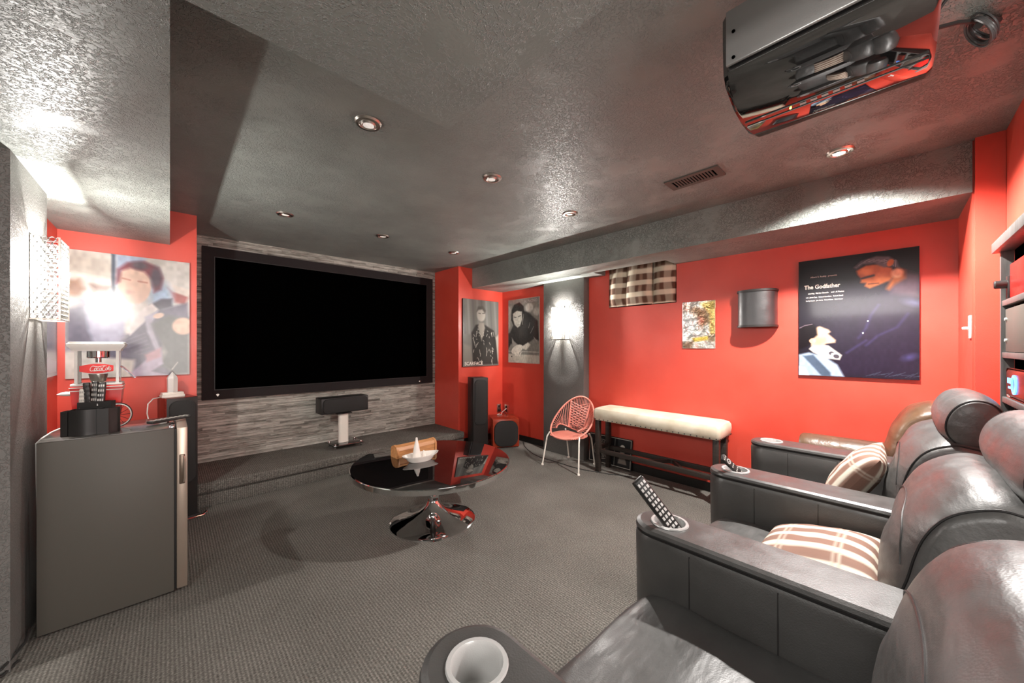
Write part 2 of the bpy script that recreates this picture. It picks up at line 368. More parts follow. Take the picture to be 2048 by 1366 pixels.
# ------------------------------------------------------------------ painted prints
class Canvas:
    def __init__(s, w, h, nx, base):
        s.nx = nx; s.ny = int(nx*h/w); s.w = w; s.h = h
        u, v = np.meshgrid(np.linspace(0, 1, s.nx+1), np.linspace(0, 1, s.ny+1)); s.u = u; s.v = v; s.a = h/w
        s.c = np.zeros(u.shape+(3,)); s.c[:] = base
    def blend(s, m, col): m = m[..., None]; s.c = s.c*(1-m)+np.array(col)*m
    def ell(s, cx, cy, rx, ry, col, ang=0, soft=0.08, al=1):
        x = s.u-cx; y = (s.v-cy)*s.a; ry = ry*s.a; ca, sa = math.cos(ang), math.sin(ang)
        d = np.sqrt(((x*ca+y*sa)/rx)**2+((-x*sa+y*ca)/ry)**2)
        s.blend(np.clip((1-d)/soft+0.5, 0, 1)*al, col)
    def poly(s, pts, col, soft=0.006, al=1):
        x = s.u; y = s.v*s.a; n = len(pts); P = [(p[0], p[1]*s.a) for p in pts]
        ins = np.zeros(x.shape, bool); dm = np.full(x.shape, 9.)
        for i in range(n):
            (x1, y1), (x2, y2) = P[i], P[(i+1) % n]
            if y1 != y2: ins ^= ((y1 > y) != (y2 > y)) & (x < (x2-x1)*(y-y1)/(y2-y1)+x1)
            dx, dy = x2-x1, y2-y1; t = np.clip(((x-x1)*dx+(y-y1)*dy)/(dx*dx+dy*dy+1e-12), 0, 1)
            dm = np.minimum(dm, np.hypot(x-x1-t*dx, y-y1-t*dy))
        s.blend(np.clip(np.where(ins, dm, -dm)/soft*0.5+0.5, 0, 1)*al, col)
    def line(s, pts, wd, col, al=1, soft=0.4):
        x = s.u; y = s.v*s.a; dm = np.full(x.shape, 9.)
        for (x1, y1), (x2, y2) in zip(pts[:-1], pts[1:]):
            y1 *= s.a; y2 *= s.a; dx, dy = x2-x1, y2-y1
            t = np.clip(((x-x1)*dx+(y-y1)*dy)/(dx*dx+dy*dy+1e-12), 0, 1); dm = np.minimum(dm, np.hypot(x-x1-t*dx, y-y1-t*dy))
        s.blend(np.clip((1-dm/wd)/soft, 0, 1)*al, col)
    def smudge(s, sc_, amp, seed=0):
        r = np.random.RandomState(seed); k = r.rand(sc_+2, sc_+2)
        fx = s.u*sc_; fy = s.v*sc_; ix = fx.astype(int); iy = fy.astype(int); tx = fx-ix; ty = fy-iy
        tx = tx*tx*(3-2*tx); ty = ty*ty*(3-2*ty)
        n = (k[iy, ix]*(1-tx)+k[iy, ix+1]*tx)*(1-ty)+(k[iy+1, ix]*(1-tx)+k[iy+1, ix+1]*tx)*ty
        s.c *= (1+amp*(n-0.5)*2)[..., None]; return n
    def build(s, name, m, side, x0, top, depth, parent=None):
        """left edge coordinate x0 along the wall, top z, at wall depth"""
        W = wallmat(side); cs = np.clip(s.c, 0, 1)*255
        l = np.where(cs/255 <= 0.04045, cs/255/12.92, ((cs/255+0.055)/1.055)**2.4)
        vs = []
        for j in range(s.ny+1):
            for i in range(s.nx+1):
                a, b = i/s.nx*s.w, -j/s.ny*s.h
                if side == 'Y': vs.append((x0+a, depth, top+b))
                elif side == 'X': vs.append((depth, x0-a, top+b))
                else: vs.append((depth, x0+a, top+b))
        n = s.nx+1; fs = [(j*n+i, (j+1)*n+i, (j+1)*n+i+1, j*n+i+1) for j in range(s.ny) for i in range(s.nx)]
        cols = np.concatenate([l.reshape(-1, 3), np.ones((l.size//3, 1))], 1)
        return link(name, cmesh(name, vs, fs, cols, m, False), parent)
def c255(*c): return tuple(x/255 for x in c)
def place_text(mb, side, a, z, depth, name, m, parent):
    mb.T(wallmat(side)); off = {'Y': (a, depth, z), 'X': (depth, a, z), 'L': (depth, a, z)}[side]
    return mb.T(off).build(name, m, parent, smooth=0)

# P1: large dark film poster on the right wall: x(wall)=Y from .463 (left) to -.124
W1, H1 = 0.590, 0.832
cv = Canvas(W1, H1, 250, c255(18, 16, 20))
cv.ell(0.6, 0.62, 0.62, 0.42, c255(40, 34, 48), 0, 1.2, 0.9)
cv.poly([(0.62,0.42),(0.76,0.30),(0.86,0.20),(1.0,0.24),(1.0,1.0),(0.28,1.0),(0.36,0.84),(0.5,0.78),(0.56,0.62)], c255(38, 30, 46), 0.05)
cv.poly([(0.80,0.25),(0.88,0.17),(1.0,0.21),(1.0,0.38),(0.9,0.36),(0.80,0.34)], c255(78, 62, 72), 0.03, 0.9)
for p in ([(0.70,0.42),(0.64,0.50),(0.60,0.60),(0.54,0.68)], [(0.92,0.50),(0.84,0.60),(0.70,0.66),(0.60,0.74)], [(0.60,0.70),(0.52,0.75),(0.44,0.80)]):
    cv.line(p, 0.022, c255(84, 78, 150), 0.4, 1.6)
cv.ell(0.96, 0.42, 0.07, 0.022, c255(120, 130, 170), 0.4, 1.6, 0.45); cv.ell(0.93, 0.83, 0.05, 0.02, c255(80, 80, 140), -0.4, 1.6, 0.5)
cv.ell(0.615, 0.545, 0.006, 0.006, c255(220, 230, 240)); cv.ell(0.575, 0.64, 0.007, 0.006, c255(220, 230, 240))
for k in range(14): cv.line([(0.6+0.03*k, 0.985-0.004*(k % 5)), (0.66+0.03*k, 0.965-0.01*(k % 3))], 0.004, c255(90, 110, 130), 0.5, 1)
# older man, bowed head, generic
cv.poly([(0.76,0.30),(0.80,0.22),(0.84,0.14),(0.90,0.17),(0.90,0.23),(0.82,0.27),(0.78,0.31)], c255(150, 82, 40), 0.02)
cv.poly([(0.52,0.135),(0.60,0.10),(0.70,0.10),(0.80,0.14),(0.82,0.20),(0.78,0.24),(0.68,0.27),(0.63,0.285),(0.59,0.265),(0.60,0.24),(0.555,0.235),(0.56,0.20),(0.53,0.17)], c255(176, 98, 50), 0.012)
cv.ell(0.60, 0.15, 0.05, 0.028, c255(222, 142, 84), 0.2, 0.9, 0.8); cv.ell(0.72, 0.20, 0.05, 0.03, c255(205, 124, 72), 0, 0.9, 0.7)
cv.ell(0.84, 0.185, 0.045, 0.035, c255(235, 190, 148), 0, 0.6, 0.9)
cv.line([(0.57,0.20),(0.66,0.185)], 0.018, c255(40, 20, 14), 0.9, 0.8); cv.line([(0.62,0.25),(0.70,0.25)], 0.010, c255(60, 26, 18), 0.8, 0.9)
cv.poly([(0.50,0.105),(0.56,0.06),(0.68,0.035),(0.78,0.05),(0.84,0.09),(0.86,0.15),(0.80,0.13),(0.74,0.13),(0.66,0.09),(0.58,0.09),(0.52,0.12)], c255(92, 92, 98), 0.012)
for k in range(12):
    cv.line([(0.52+0.02*k, 0.10-0.028*math.sin(0.28*k)), (0.60+0.021*k, 0.05+0.003*k), (0.74+0.008*k, 0.07+0.006*k)], 0.0035, c255(176, 178, 184) if k % 2 else c255(50, 50, 56), 0.6, 0.8)
cv.ell(0.79, 0.10, 0.025, 0.028, c255(190, 110, 62), 0.3, 0.4)
# younger man looking up, generic
cv.poly([(0.0,0.82),(0.10,0.80),(0.24,0.83),(0.36,0.90),(0.42,1.0),(0.0,1.0)], c255(150, 170, 190), 0.012)
cv.poly([(0.04,0.83),(0.14,0.82),(0.30,0.97),(0.30,1.0),(0.22,1.0)], c255(60, 74, 92), 0.01, 0.85); cv.poly([(0.0,0.92),(0.06,0.93),(0.10,1.0),(0,1)], c255(190, 205, 225), 0.01)
cv.poly([(0.10,0.77),(0.15,0.72),(0.28,0.74),(0.40,0.82),(0.38,0.86),(0.26,0.85),(0.14,0.80)], c255(200, 196, 184), 0.008)
for k in range(4): cv.ell(0.29+0.02*k, 0.795+0.012*k, 0.028, 0.016, c255(70, 66, 74) if k % 2 else c255(225, 220, 215), 0.5, 0.3)
cv.poly([(0.12,0.60),(0.20,0.575),(0.28,0.605),(0.30,0.625),(0.275,0.64),(0.345,0.695),(0.34,0.715),(0.26,0.725),(0.20,0.75),(0.12,0.74)], c255(212, 178, 146), 0.010)
cv.ell(0.20, 0.70, 0.06, 0.03, c255(226, 150, 106), 0, 0.9, 0.6)
cv.poly([(0.0,0.60),(0.04,0.57),(0.12,0.548),(0.17,0.58),(0.18,0.65),(0.13,0.69),(0.10,0.74),(0.02,0.77),(0,0.77)], c255(20, 14, 18), 0.012)
cv.line([(0.01,0.585),(0.06,0.565),(0.13,0.555)], 0.008, c255(150, 130, 140), 0.7, 0.9)
cv.ell(0.135, 0.70, 0.032, 0.022, c255(236, 176, 140), 0.2, 0.3)
cv.smudge(40, 0.06, 3)
p = thing('film_poster', 'large dark film poster with white title on the red wall above the recliners', 'poster', (3.36, 0.17, 1.04))
off = Vector((-3.36, -0.17, -1.04))
MB().box((3.362,-0.127,1.040), (3.379,0.463,1.872), 0.002).T(off).build('board', BLACKB, p)
o = cv.build('print', PRINT, 'X', 0.463, 1.872, 3.3605, p); o.location = off
def ptext(s, size, u, v, bold=0.0, xs=1.0, m=LETW, ctr=False):
    o = place_text(text_mb(s, size, bold, 0, xs, 0.0003, 'CENTER' if ctr else 'LEFT'), 'X', 0.463-u*W1, 1.872-v*H1, 3.3595, 'lettering', m, p); o.location = off
ptext('The Godfather', 0.040, 0.055, 0.25, 0.028, 0.80)
ptext('Albert S. Ruddy  presents', 0.0145, 0.235, 0.155, 0.01, 0.95, ctr=True)
ptext('starring  Marlon Brando    and  Al Pacino', 0.0145, 0.255, 0.295, 0.01, 0.80, ctr=True)
ptext('with  James Caan   Richard Castellano   Robert Duvall', 0.012, 0.24, 0.328, 0.01, 0.76, ctr=True)
ptext('Sterling Hayden   John Marley   Richard Conte   Diane Keaton', 0.011, 0.24, 0.356, 0.01, 0.72, ctr=True)

# P2: left wall big pale poster X -.49 .. .107, z 1.039..1.885
W2, H2 = 0.60, 0.848
cv = Canvas(W2, H2, 230, c255(214, 208, 200))
cv.ell(0.15, 0.12, 0.30, 0.10, c255(200, 190, 178), 0.1, 1); cv.poly([(0,0.17),(0.34,0.20),(0.34,0.26),(0,0.24)], c255(238, 228, 218), 0.02)
cv.poly([(0.0,0.24),(0.10,0.22),(0.14,0.30),(0.10,0.36),(0,0.36)], c255(176, 140, 120), 0.03); cv.poly([(0.18,0.26),(0.32,0.27),(0.32,0.33),(0.2,0.32)], c255(128, 96, 84), 0.03)
cv.poly([(0.10,0.38),(0.33,0.38),(0.33,0.60),(0.12,0.60)], c255(150, 140, 158), 0.03)
cv.poly([(0.335,0),(0.37,0),(0.36,0.42),(0.335,0.42)], c255(84, 90, 104), 0.01)
cv.poly([(0.37,0.0),(0.62,0.0),(0.56,0.1),(0.37,0.26)], c255(176, 190, 214), 0.02)
cv.ell(0.9, 0.2, 0.22, 0.2, c255(220, 216, 210), 0, 1); cv.poly([(0.80,0.24),(0.99,0.30),(0.96,0.38),(0.86,0.36)], c255(172, 96, 92), 0.02); cv.poly([(0.78,0.20),(1,0.24),(1,0.31),(0.84,0.27)], c255(236, 224, 214), 0.015)
cv.ell(0.74, 0.32, 0.10, 0.12, c255(174, 196, 222), 0, 0.9)
# generic man in a grey suit
cv.poly([(0.0,0.46),(0.14,0.42),(0.30,0.58),(0.46,0.66),(0.30,0.78),(0,0.78)], c255(112, 108, 124), 0.03)
cv.poly([(0.14,0.44),(0.30,0.46),(0.44,0.50),(0.44,0.62),(0.40,0.74),(0.22,0.76),(0.16,0.62)], c255(172, 170, 190), 0.02)
cv.poly([(0.22,0.76),(0.40,0.72),(0.70,0.44),(0.98,0.36),(1.0,0.52),(0.84,0.52),(0.78,0.60),(0.74,0.86),(0.86,1.0),(0.50,1.0),(0.52,0.86),(0.30,0.84)], c255(104, 98, 116), 0.02)
cv.poly([(0.64,0.40),(0.74,0.34),(0.84,0.33),(0.84,0.40),(0.72,0.44),(0.66,0.44)], c255(84, 80, 92), 0.015)
cv.poly([(0.50,0.50),(0.66,0.38),(0.72,0.43),(0.60,0.54),(0.48,0.66),(0.46,0.60)], c255(226, 218, 214), 0.012)
cv.poly([(0.60,0.50),(0.72,0.44),(0.66,0.56),(0.70,0.68),(0.76,0.84),(0.70,0.80),(0.62,0.62)], c255(184, 178, 196), 0.012)
for k in range(6): cv.line([(0.40+0.03*k, 0.72+0.02*k), (0.60+0.01*k, 0.64+0.03*k)], 0.012, c255(140, 134, 154), 0.5, 1)
cv.ell(0.52, 0.23, 0.135, 0.165, c255(238, 204, 184), 0, 0.12)
cv.poly([(0.37,0.24),(0.38,0.12),(0.46,0.055),(0.60,0.03),(0.72,0.07),(0.76,0.16),(0.74,0.26),(0.68,0.29),(0.66,0.18),(0.60,0.12),(0.48,0.10),(0.41,0.13),(0.40,0.22)], c255(136, 74, 84), 0.02)
cv.ell(0.56, 0.07, 0.07, 0.035, c255(88, 84, 92), 0, 0.9, 0.8); cv.ell(0.70, 0.16, 0.05, 0.09, c255(82, 78, 90), 0, 0.8, 0.8)
cv.line([(0.42,0.19),(0.48,0.20)], 0.016, c255(190, 130, 116), 0.8, 1); cv.line([(0.55,0.205),(0.62,0.21)], 0.016, c255(184, 124, 110), 0.8, 1)
cv.ell(0.47, 0.30, 0.04, 0.02, c255(222, 180, 164), 0, 1, 0.6)
cv.poly([(0.80,0.48),(1,0.50),(1,1),(0.88,1.0),(0.72,0.90),(0.78,0.80),(0.68,0.62),(0.66,0.56),(0.74,0.50)], c255(92, 94, 90), 0.03)
cv.ell(0.94, 0.57, 0.10, 0.075, c255(232, 188, 162), 0.3, 0.25); cv.ell(0.72, 0.485, 0.05, 0.022, c255(228, 196, 176), -0.5, 0.4)
cv.poly([(0.50,0.96),(0.62,0.86),(0.74,0.80),(0.76,0.90),(0.66,0.96),(0.80,1.0),(0.50,1.0)], c255(190, 176, 200), 0.012); cv.poly([(0.60,0.82),(0.74,0.76),(0.74,0.84),(0.62,0.88)], c255(198, 150, 160), 0.015)
cv.line([(0.84,0.95),(0.89,0.89)], 0.008, c255(214, 210, 200), 0.9); cv.smudge(30, 0.07, 5)
cv.c = cv.c*0.88
p = thing('film_poster', 'large pale poster of a dark-haired man in grey suit behind the popcorn machine', 'poster', (-0.19, 3.69, 1.04))
off = Vector((0.19, -3.69, -1.04))
MB().box((-0.492,3.683,1.038), (0.108,3.699,1.886), 0.002).T(off).build('board', BLACKB, p)
o = cv.build('print', PRINT, 'Y', -0.492, 1.886, 3.6815, p); o.location = off
# P3 sliver poster on the alcove side wall
cv = Canvas(0.60, 0.80, 40, c255(176, 176, 176)); cv.poly([(0,0.6),(1,0.55),(1,1),(0,1)], c255(90, 92, 104), 0.05); cv.poly([(0,0.8),(1,0.85),(1,1),(0,1)], c255(150, 140, 160), 0.05)
p = thing('film_poster', 'grey poster seen edge-on in the alcove beyond the left pier', 'poster', (-0.52, 3.3, 1.07))
off = Vector((0.52, -3.3, -1.07))
MB().box((-0.526,2.985,1.068), (-0.512,3.588,1.872), 0.002).T(off).build('board', BLACKB, p)
o = cv.build('print', PRINT, 'L', 2.987, 1.87, -0.5105, p); o.location = off
# P4 black and white title poster on back right wall X 2.69..3.29
W4, H4 = 0.60, 0.87
cv = Canvas(W4, H4, 150, c255(112, 112, 106))
for k in range(9): cv.line([(k/8, 0), (k/8+0.05, 0.5)], 0.05, c255(*( [150]*3 if k % 2 else [84]*3)), 0.5, 1)
cv.poly([(0,0.66),(0.2,0.7),(0.3,1),(0,1)], c255(128, 126, 118), 0.03); cv.poly([(0.9,0.56),(1,0.52),(1,0.94),(0.95,0.9)], c255(176, 172, 162), 0.03)
cv.poly([(0.22,0.50),(0.34,0.38),(0.48,0.36),(0.62,0.38),(0.86,0.46),(0.92,0.62),(0.98,0.98),(0.26,0.98),(0.24,0.68)], c255(54, 52, 50), 0.02)
cv.poly([(0.40,0.40),(0.50,0.62),(0.60,0.42),(0.56,0.34),(0.44,0.34)], c255(150, 146, 136), 0.02); cv.ell(0.49, 0.22, 0.12, 0.105, c255(176, 172, 162), 0, 0.3); cv.poly([(0.36,0.18),(0.40,0.10),(0.54,0.085),(0.62,0.15),(0.60,0.20),(0.52,0.14),(0.42,0.15)], c255(90, 88, 82), 0.02)
cv.line([(0.42,0.20),(0.47,0.205)], 0.018, c255(80, 78, 74), 0.9, 1); cv.line([(0.53,0.20),(0.58,0.195)], 0.018, c255(80, 78, 74), 0.9, 1)
r = random.Random(4)
for k in range(46):
    x = 0.26+0.6*r.random(); y = 0.44+0.5*r.random(); cv.line([(x, y), (x+0.03*r.uniform(-1, 1), y+0.07*r.random())], 0.012, c255(222, 218, 204), 0.7, 0.9)
p = thing('film_poster', 'black and white poster with white title, left of the room corner', 'poster', (2.99, 3.74, 0.99))
off = Vector((-2.99, -3.74, -0.99))
MB().box((2.690,3.730,0.990), (3.292,3.749,1.862), 0.002).T(off).build('board', BLACKB, p)
o = cv.build('print', PRINT, 'Y', 2.691, 1.861, 3.7285, p); o.location = off
o = place_text(text_mb('SCARFACE', 0.062, 0.01, 0, 1.0, 0.0003), 'Y', 2.715, 1.008, 3.7275, 'lettering', LETW, p); o.location = off
# P5 black and white pool poster on right wall, Y 3.611..3.039
W5, H5 = 0.565, 0.845
cv = Canvas(W5, H5, 150, c255(128, 126, 118))
cv.ell(0.70, 0.15, 0.12, 0.07, c255(196, 192, 182), 0, 0.4); cv.ell(0.92, 0.22, 0.10, 0.06, c255(176, 172, 162), 0, 0.5); cv.poly([(0,0.1),(0.1,0.1),(0.08,0.42),(0,0.48)], c255(164, 160, 150), 0.03)
cv.poly([(0.06,0.52),(0.18,0.40),(0.50,0.18),(0.72,0.24),(0.96,0.36),(1,0.66),(0.86,0.62),(0.6,0.72),(0.4,0.76),(0.10,0.70),(0,0.78),(0,0.54)], c255(50, 48, 46), 0.02)
cv.poly([(0.12,0.16),(0.20,0.08),(0.38,0.05),(0.52,0.12),(0.56,0.28),(0.50,0.42),(0.36,0.48),(0.20,0.44),(0.10,0.32)], c255(44, 42, 40), 0.015)
cv.poly([(0.16,0.22),(0.30,0.18),(0.46,0.20),(0.47,0.32),(0.40,0.42),(0.32,0.45),(0.22,0.40),(0.16,0.31)], c255(192, 188, 176), 0.015)
cv.line([(0.19,0.275),(0.27,0.285)], 0.018, c255(60, 58, 54), 0.9, 1); cv.line([(0.34,0.275),(0.43,0.26)], 0.018, c255(60, 58, 54), 0.9, 1); cv.line([(0.30,0.405),(0.39,0.405)], 0.012, c255(90, 86, 80), 0.9, 1)
for a in ([(0.52,0.24),(0.48,0.40)], [(0.84,0.44),(0.74,0.54)], [(0.72,0.38),(0.68,0.46)], [(0.84,0.60),(0.92,0.66)]): cv.line(a, 0.010, c255(200, 196, 186), 0.8, 1)
cv.poly([(0,0.86),(1,0.88),(1,1),(0,1)], c255(186, 182, 168), 0.008); cv.poly([(0.12,0.60),(0.20,0.66),(0.34,0.72),(0.18,0.80),(0.14,0.74)], c255(150, 146, 138), 0.015)
cv.poly([(0.0,0.815),(1,0.825),(1,0.835),(0,0.825)], c255(190, 186, 174), 0.006)
cv.ell(0.30, 0.79, 0.20, 0.065, c255(214, 208, 194), -0.35, 0.15); cv.poly([(0.42,0.76),(0.66,0.68),(0.74,0.72),(0.60,0.80)], c255(206, 200, 186), 0.012)
for k in range(3): cv.poly([(0.24+0.08*k,0.84),(0.30+0.08*k,0.83),(0.28+0.06*k,0.90),(0.24+0.06*k,0.90)], c255(224, 218, 204), 0.008)
cv.ell(0.12, 0.905, 0.02, 0.012, c255(70, 68, 64)); cv.smudge(40, 0.08, 6)
p = thing('film_poster', 'black and white poster of a man leaning over a pool table, right of the corner', 'poster', (3.37, 3.32, 1.03))
off = Vector((-3.37, -3.32, -1.03))
MB().box((3.362,3.040,1.030), (3.379,3.605,1.880), 0.002).T(off).build('board', OFFW, p)
o = cv.build('print', PRINT, 'X', 3.604, 1.878, 3.3605, p); o.location = off
o = place_text(text_mb('AL PACINO', 0.05, 0.0, 0, 0.9, 0.0003), 'X', 3.30, 1.822, 3.3595, 'lettering', LETG, p); o.location = off
# P6 crinkled metallic poster Y 1.296..1.026 z 1.231..1.648
cv = Canvas(0.27, 0.416, 110, c255(224, 222, 214))
cv.poly([(0.55,0.05),(1,0),(1,0.7),(0.85,0.72),(0.8,0.3)], c255(206, 184, 112), 0.04); cv.poly([(0.2,0.18),(0.4,0.12),(0.75,0.2),(0.85,0.45),(0.6,0.55),(0.4,0.42)], c255(150, 120, 92), 0.06)
cv.ell(0.55, 0.4, 0.12, 0.08, c255(206, 120, 104), 0, 1, 0.7); cv.ell(0.25, 0.5, 0.24, 0.26, c255(236, 238, 236), 0, 0.8); cv.poly([(0.3,0.78),(0.8,0.74),(0.8,0.82),(0.35,0.86)], c255(216, 188, 84), 0.03)
cv.poly([(0,0.88),(0.35,0.84),(0.3,1),(0,1)], c255(140, 116, 96), 0.04); cv.poly([(0.8,0.76),(1,0.7),(1,0.86),(0.8,0.86)], c255(140, 120, 96), 0.04); cv.ell(0.1, 0.1, 0.12, 0.1, c255(226, 170, 150), 0, 1, 0.6)
r = random.Random(9)
for k in range(70):
    x, y = r.uniform(0.3, 0.85), r.uniform(0.12, 0.62); cv.line([(x, y), (x+0.06*r.uniform(-1, 1), y+0.04*r.uniform(-1, 1))], 0.012, c255(*random.choice(((90,70,56),(236,214,186),(180,96,84),(150,140,110)))), 0.7, 0.9)
for k in range(14): cv.line([(0.36+0.02*k, 0.90+0.05*(k % 2)), (0.38+0.02*k, 0.91+0.05*(k % 2))], 0.012, c255(244, 214, 176), 0.9, 0.9)
MB_ = cv.build('metallic_poster', FOIL, 'X', 1.296, 1.648, 3.372)
for v in MB_.data.vertices: v.co.x += 0.006*mnoise.noise(v.co*14)
md = MB_.modifiers.new('thick', 'SOLIDIFY'); md.thickness = 0.0015; MB_.data.shade_smooth()
tag(MB_, 'small crinkled silver and gold poster left of the black wall speaker', 'poster')

# ------------------------------------------------------------------ projection screen
t = thing('projection_screen', 'wide black screen in a dark frame on the grey stone wall', 'screen', (1.39, 4.30, 0.75))
off = Vector((-1.39, -4.30, -0.75))
x0, x1, z0, z1 = 0.207, 2.573, 0.762, 2.158; fx = 0.092
fr = MB().prism([(x0,z0),(x1,z0),(x1-fx,z0+fx),(x0+fx,z0+fx)], 4.26, 4.298, 'y').prism([(x0,z1),(x0+fx,z1-fx),(x1-fx,z1-fx),(x1,z1)], 4.26, 4.298, 'y')
fr.prism([(x0,z0),(x0+fx,z0+fx),(x0+fx,z1-fx),(x0,z1)], 4.26, 4.298, 'y').prism([(x1,z0),(x1,z1),(x1-fx,z1-fx),(x1-fx,z0+fx)], 4.26, 4.298, 'y')
fr.T(off).build('frame', FRAME, t)
MB().box((x0+fx,4.272,z0+fx), (x1-fx,4.295,z1-fx)).T(off).build('screen_surface', SCREEN, t)
bz = 0.006
MB().box((x0+fx-bz,4.256,z0+fx-bz), (x1-fx+bz,4.262,z0+fx)).box((x0+fx-bz,4.256,z1-fx), (x1-fx+bz,4.262,z1-fx+bz)).box((x0+fx-bz,4.256,z0+fx), (x0+fx,4.262,z1-fx)).box((x1-fx,4.256,z0+fx), (x1-fx+bz,4.262,z1-fx)).T(off).build('inner_bead', BLACKB, t)
MB().prism([(-0.012,0.008),(0,-0.012),(0.012,0.008),(0.006,0.014),(-0.006,0.014)], 4.254, 4.26, 'y').T((0.318,0,0.80)).T(off).build('badge', STEEL, t)
MB().ball((2.38,4.258,0.79), 0.011, 8, (1.3,0.4,1)).T(off).build('badge', STEEL, t)

# ------------------------------------------------------------------ speakers
def rrect(w_, h_, r, n=6, cx=0, cz=0, sag=0):
    P = []
    for q, (sx, sz) in enumerate(((1,1),(-1,1),(-1,-1),(1,-1))):
        for k in range(n+1):
            a = PI/2*q + PI/2*k/n
            P.append((cx+sx*(w_/2-r)+r*math.cos(a), cz+sz*(h_/2-r)+r*math.sin(a)))
    return P
def pad(mb, poly, y0, y1, rnd=0.006, axis='y'):
    cx = sum(p[0] for p in poly)/len(poly); cz = sum(p[1] for p in poly)/len(poly)
    W_ = max(abs(p[0]-cx) for p in poly); H_ = max(abs(p[1]-cz) for p in poly)
    def ring(s, y): return [((cx+(a-cx)*(1-s/W_)), y, (cz+(b-cz)*(1-s/H_))) for a, b in poly]
    sgn = 1 if y1 > y0 else -1
    return mb.loft([ring(0, y0), ring(0, y1-sgn*rnd), ring(rnd*0.3, y1-sgn*rnd*0.3), ring(rnd, y1)])
def tower(name, label, loc, rz, w_, d_, h_, side_m, gz, foot=False):
    t = thing(name, label, 'speaker', loc, rz)
    MB().box((0,0,0.02), (w_,d_,h_), 0.003).build('cabinet', side_m, t)
    MB().box((0.002,-0.006,0.02), (w_-0.002,0.001,h_-0.002), 0.002).build('baffle', BLACKB, t)
    r = w_*0.28; x = w_/2
    pad(MB(), rrect(w_*0.86, gz, r, 8, x, h_-0.02-gz/2), 0, -0.020, 0.012).build('grille', GRILLE, t)
    MB().box((-0.008,-0.012,0), (w_+0.012,d_*0.9,0.022), 0.004).build('plinth', BLACKB, t)
    if foot: MB().tube([(-0.02,-0.03,0.012),(w_+0.02,-0.035,0.012),(w_+0.045,-0.015,0.022)], 0.010, 8).build('foot_bar', CHROME, t)
    return t
tower('floor_speaker', 'black tower speaker with mahogany side beside the small fridge', (-0.019,3.475,0), math.radians(13.1), 0.172, 0.21, 0.884, MAHOG, 0.60, True)
tower('floor_speaker', 'slim tower speaker in front of the red corner, left of the subwoofer', (2.644,3.455,0), math.radians(-17.2), 0.192, 0.20, 0.868, BLACKB, 0.55)
t = thing('subwoofer', 'cherry-veneered cube subwoofer with round black grille in the corner', 'speaker', (2.852,3.334,0), math.radians(-30))
MB().box((0,0,0.012), (0.33,0.34,0.354), 0.003).build('cabinet', CHERRY, t)
pad(MB(), rrect(0.30, 0.315, 0.10, 8, 0.165, 0.178), 0, -0.025, 0.015).build('grille', GRILLE, t)
for x in (0.03, 0.30):
    for y in (0.03, 0.31): MB().lathe([(0.015,0),(0.017,0.012)], (x,y,0), 12).build('foot', BLACKP, t)
# centre speaker
t = thing('centre_speaker', 'wide black centre speaker standing on the white post', 'speaker', (1.34,3.99,0.552), math.radians(2))
MB().box((-0.24,-0.05,0.006), (0.235,0.13,0.165), 0.003).build('cabinet', BLACKB, t)
pad(MB(), rrect(0.455, 0.148, 0.04, 6, 0, 0.085), -0.05, -0.072, 0.012).build('grille', GRILLE, t)
t = thing('speaker_stand', 'white post stand on a black glass plate on the stage', 'stand', (1.33,3.99,0.19))
pad(MB(), rrect(0.10, 0.05, 0.024, 6), 0.05, 0.356, 0.001).T(Matrix(((1,0,0,0),(0,0,1,0),(0,1,0,0),(0,0,0,1)))).build('post', WHITEM, t)
MB().box((-0.075,-0.05,0.352), (0.075,0.06,0.361), 0.002).build('top_plate', BLACKP, t)
MB().box((-0.13,-0.115,0.036), (0.17,0.115,0.048), 0.003).build('base_plate', GLOSSB, t)
for x in (-0.11, 0.15):
    for y in (-0.095, 0.095): MB().lathe([(0.011,0),(0.013,0.004),(0.013,0.014),(0.007,0.018),(0.007,0.034)], (x,y,0), 12).lathe([(0.012,0.048),(0.012,0.054),(0.008,0.060)], (x,y,0), 12).build('bolt', CHROME, t)
# surround wall speaker (half drum)
t = thing('wall_speaker', 'black half-drum wall speaker between the small poster and the large poster', 'speaker', (3.38,0.72,1.40))
def halfdrum(r_, d_, z0, z1, y0=-0.137):
    P = [(-0.0, -r_)] + [(-d_*math.cos(a)**0.55, r_*math.sin(a)) for a in [(-PI/2+PI*k/20) for k in range(1, 20)]] + [(0, r_)]
    return MB().prism([(x, y) for x, y in P], z0, z1)
halfdrum(0.128, 0.135, 0.016, 0.274).build('body', leather('drum_leather', (0.022,0.021,0.022), (0.03,0.029,0.03), 0.4, 0.2), t)
halfdrum(0.134, 0.142, 0.0, 0.016).build('rim', BLACKB, t); halfdrum(0.134, 0.142, 0.274, 0.29).build('rim', BLACKB, t)

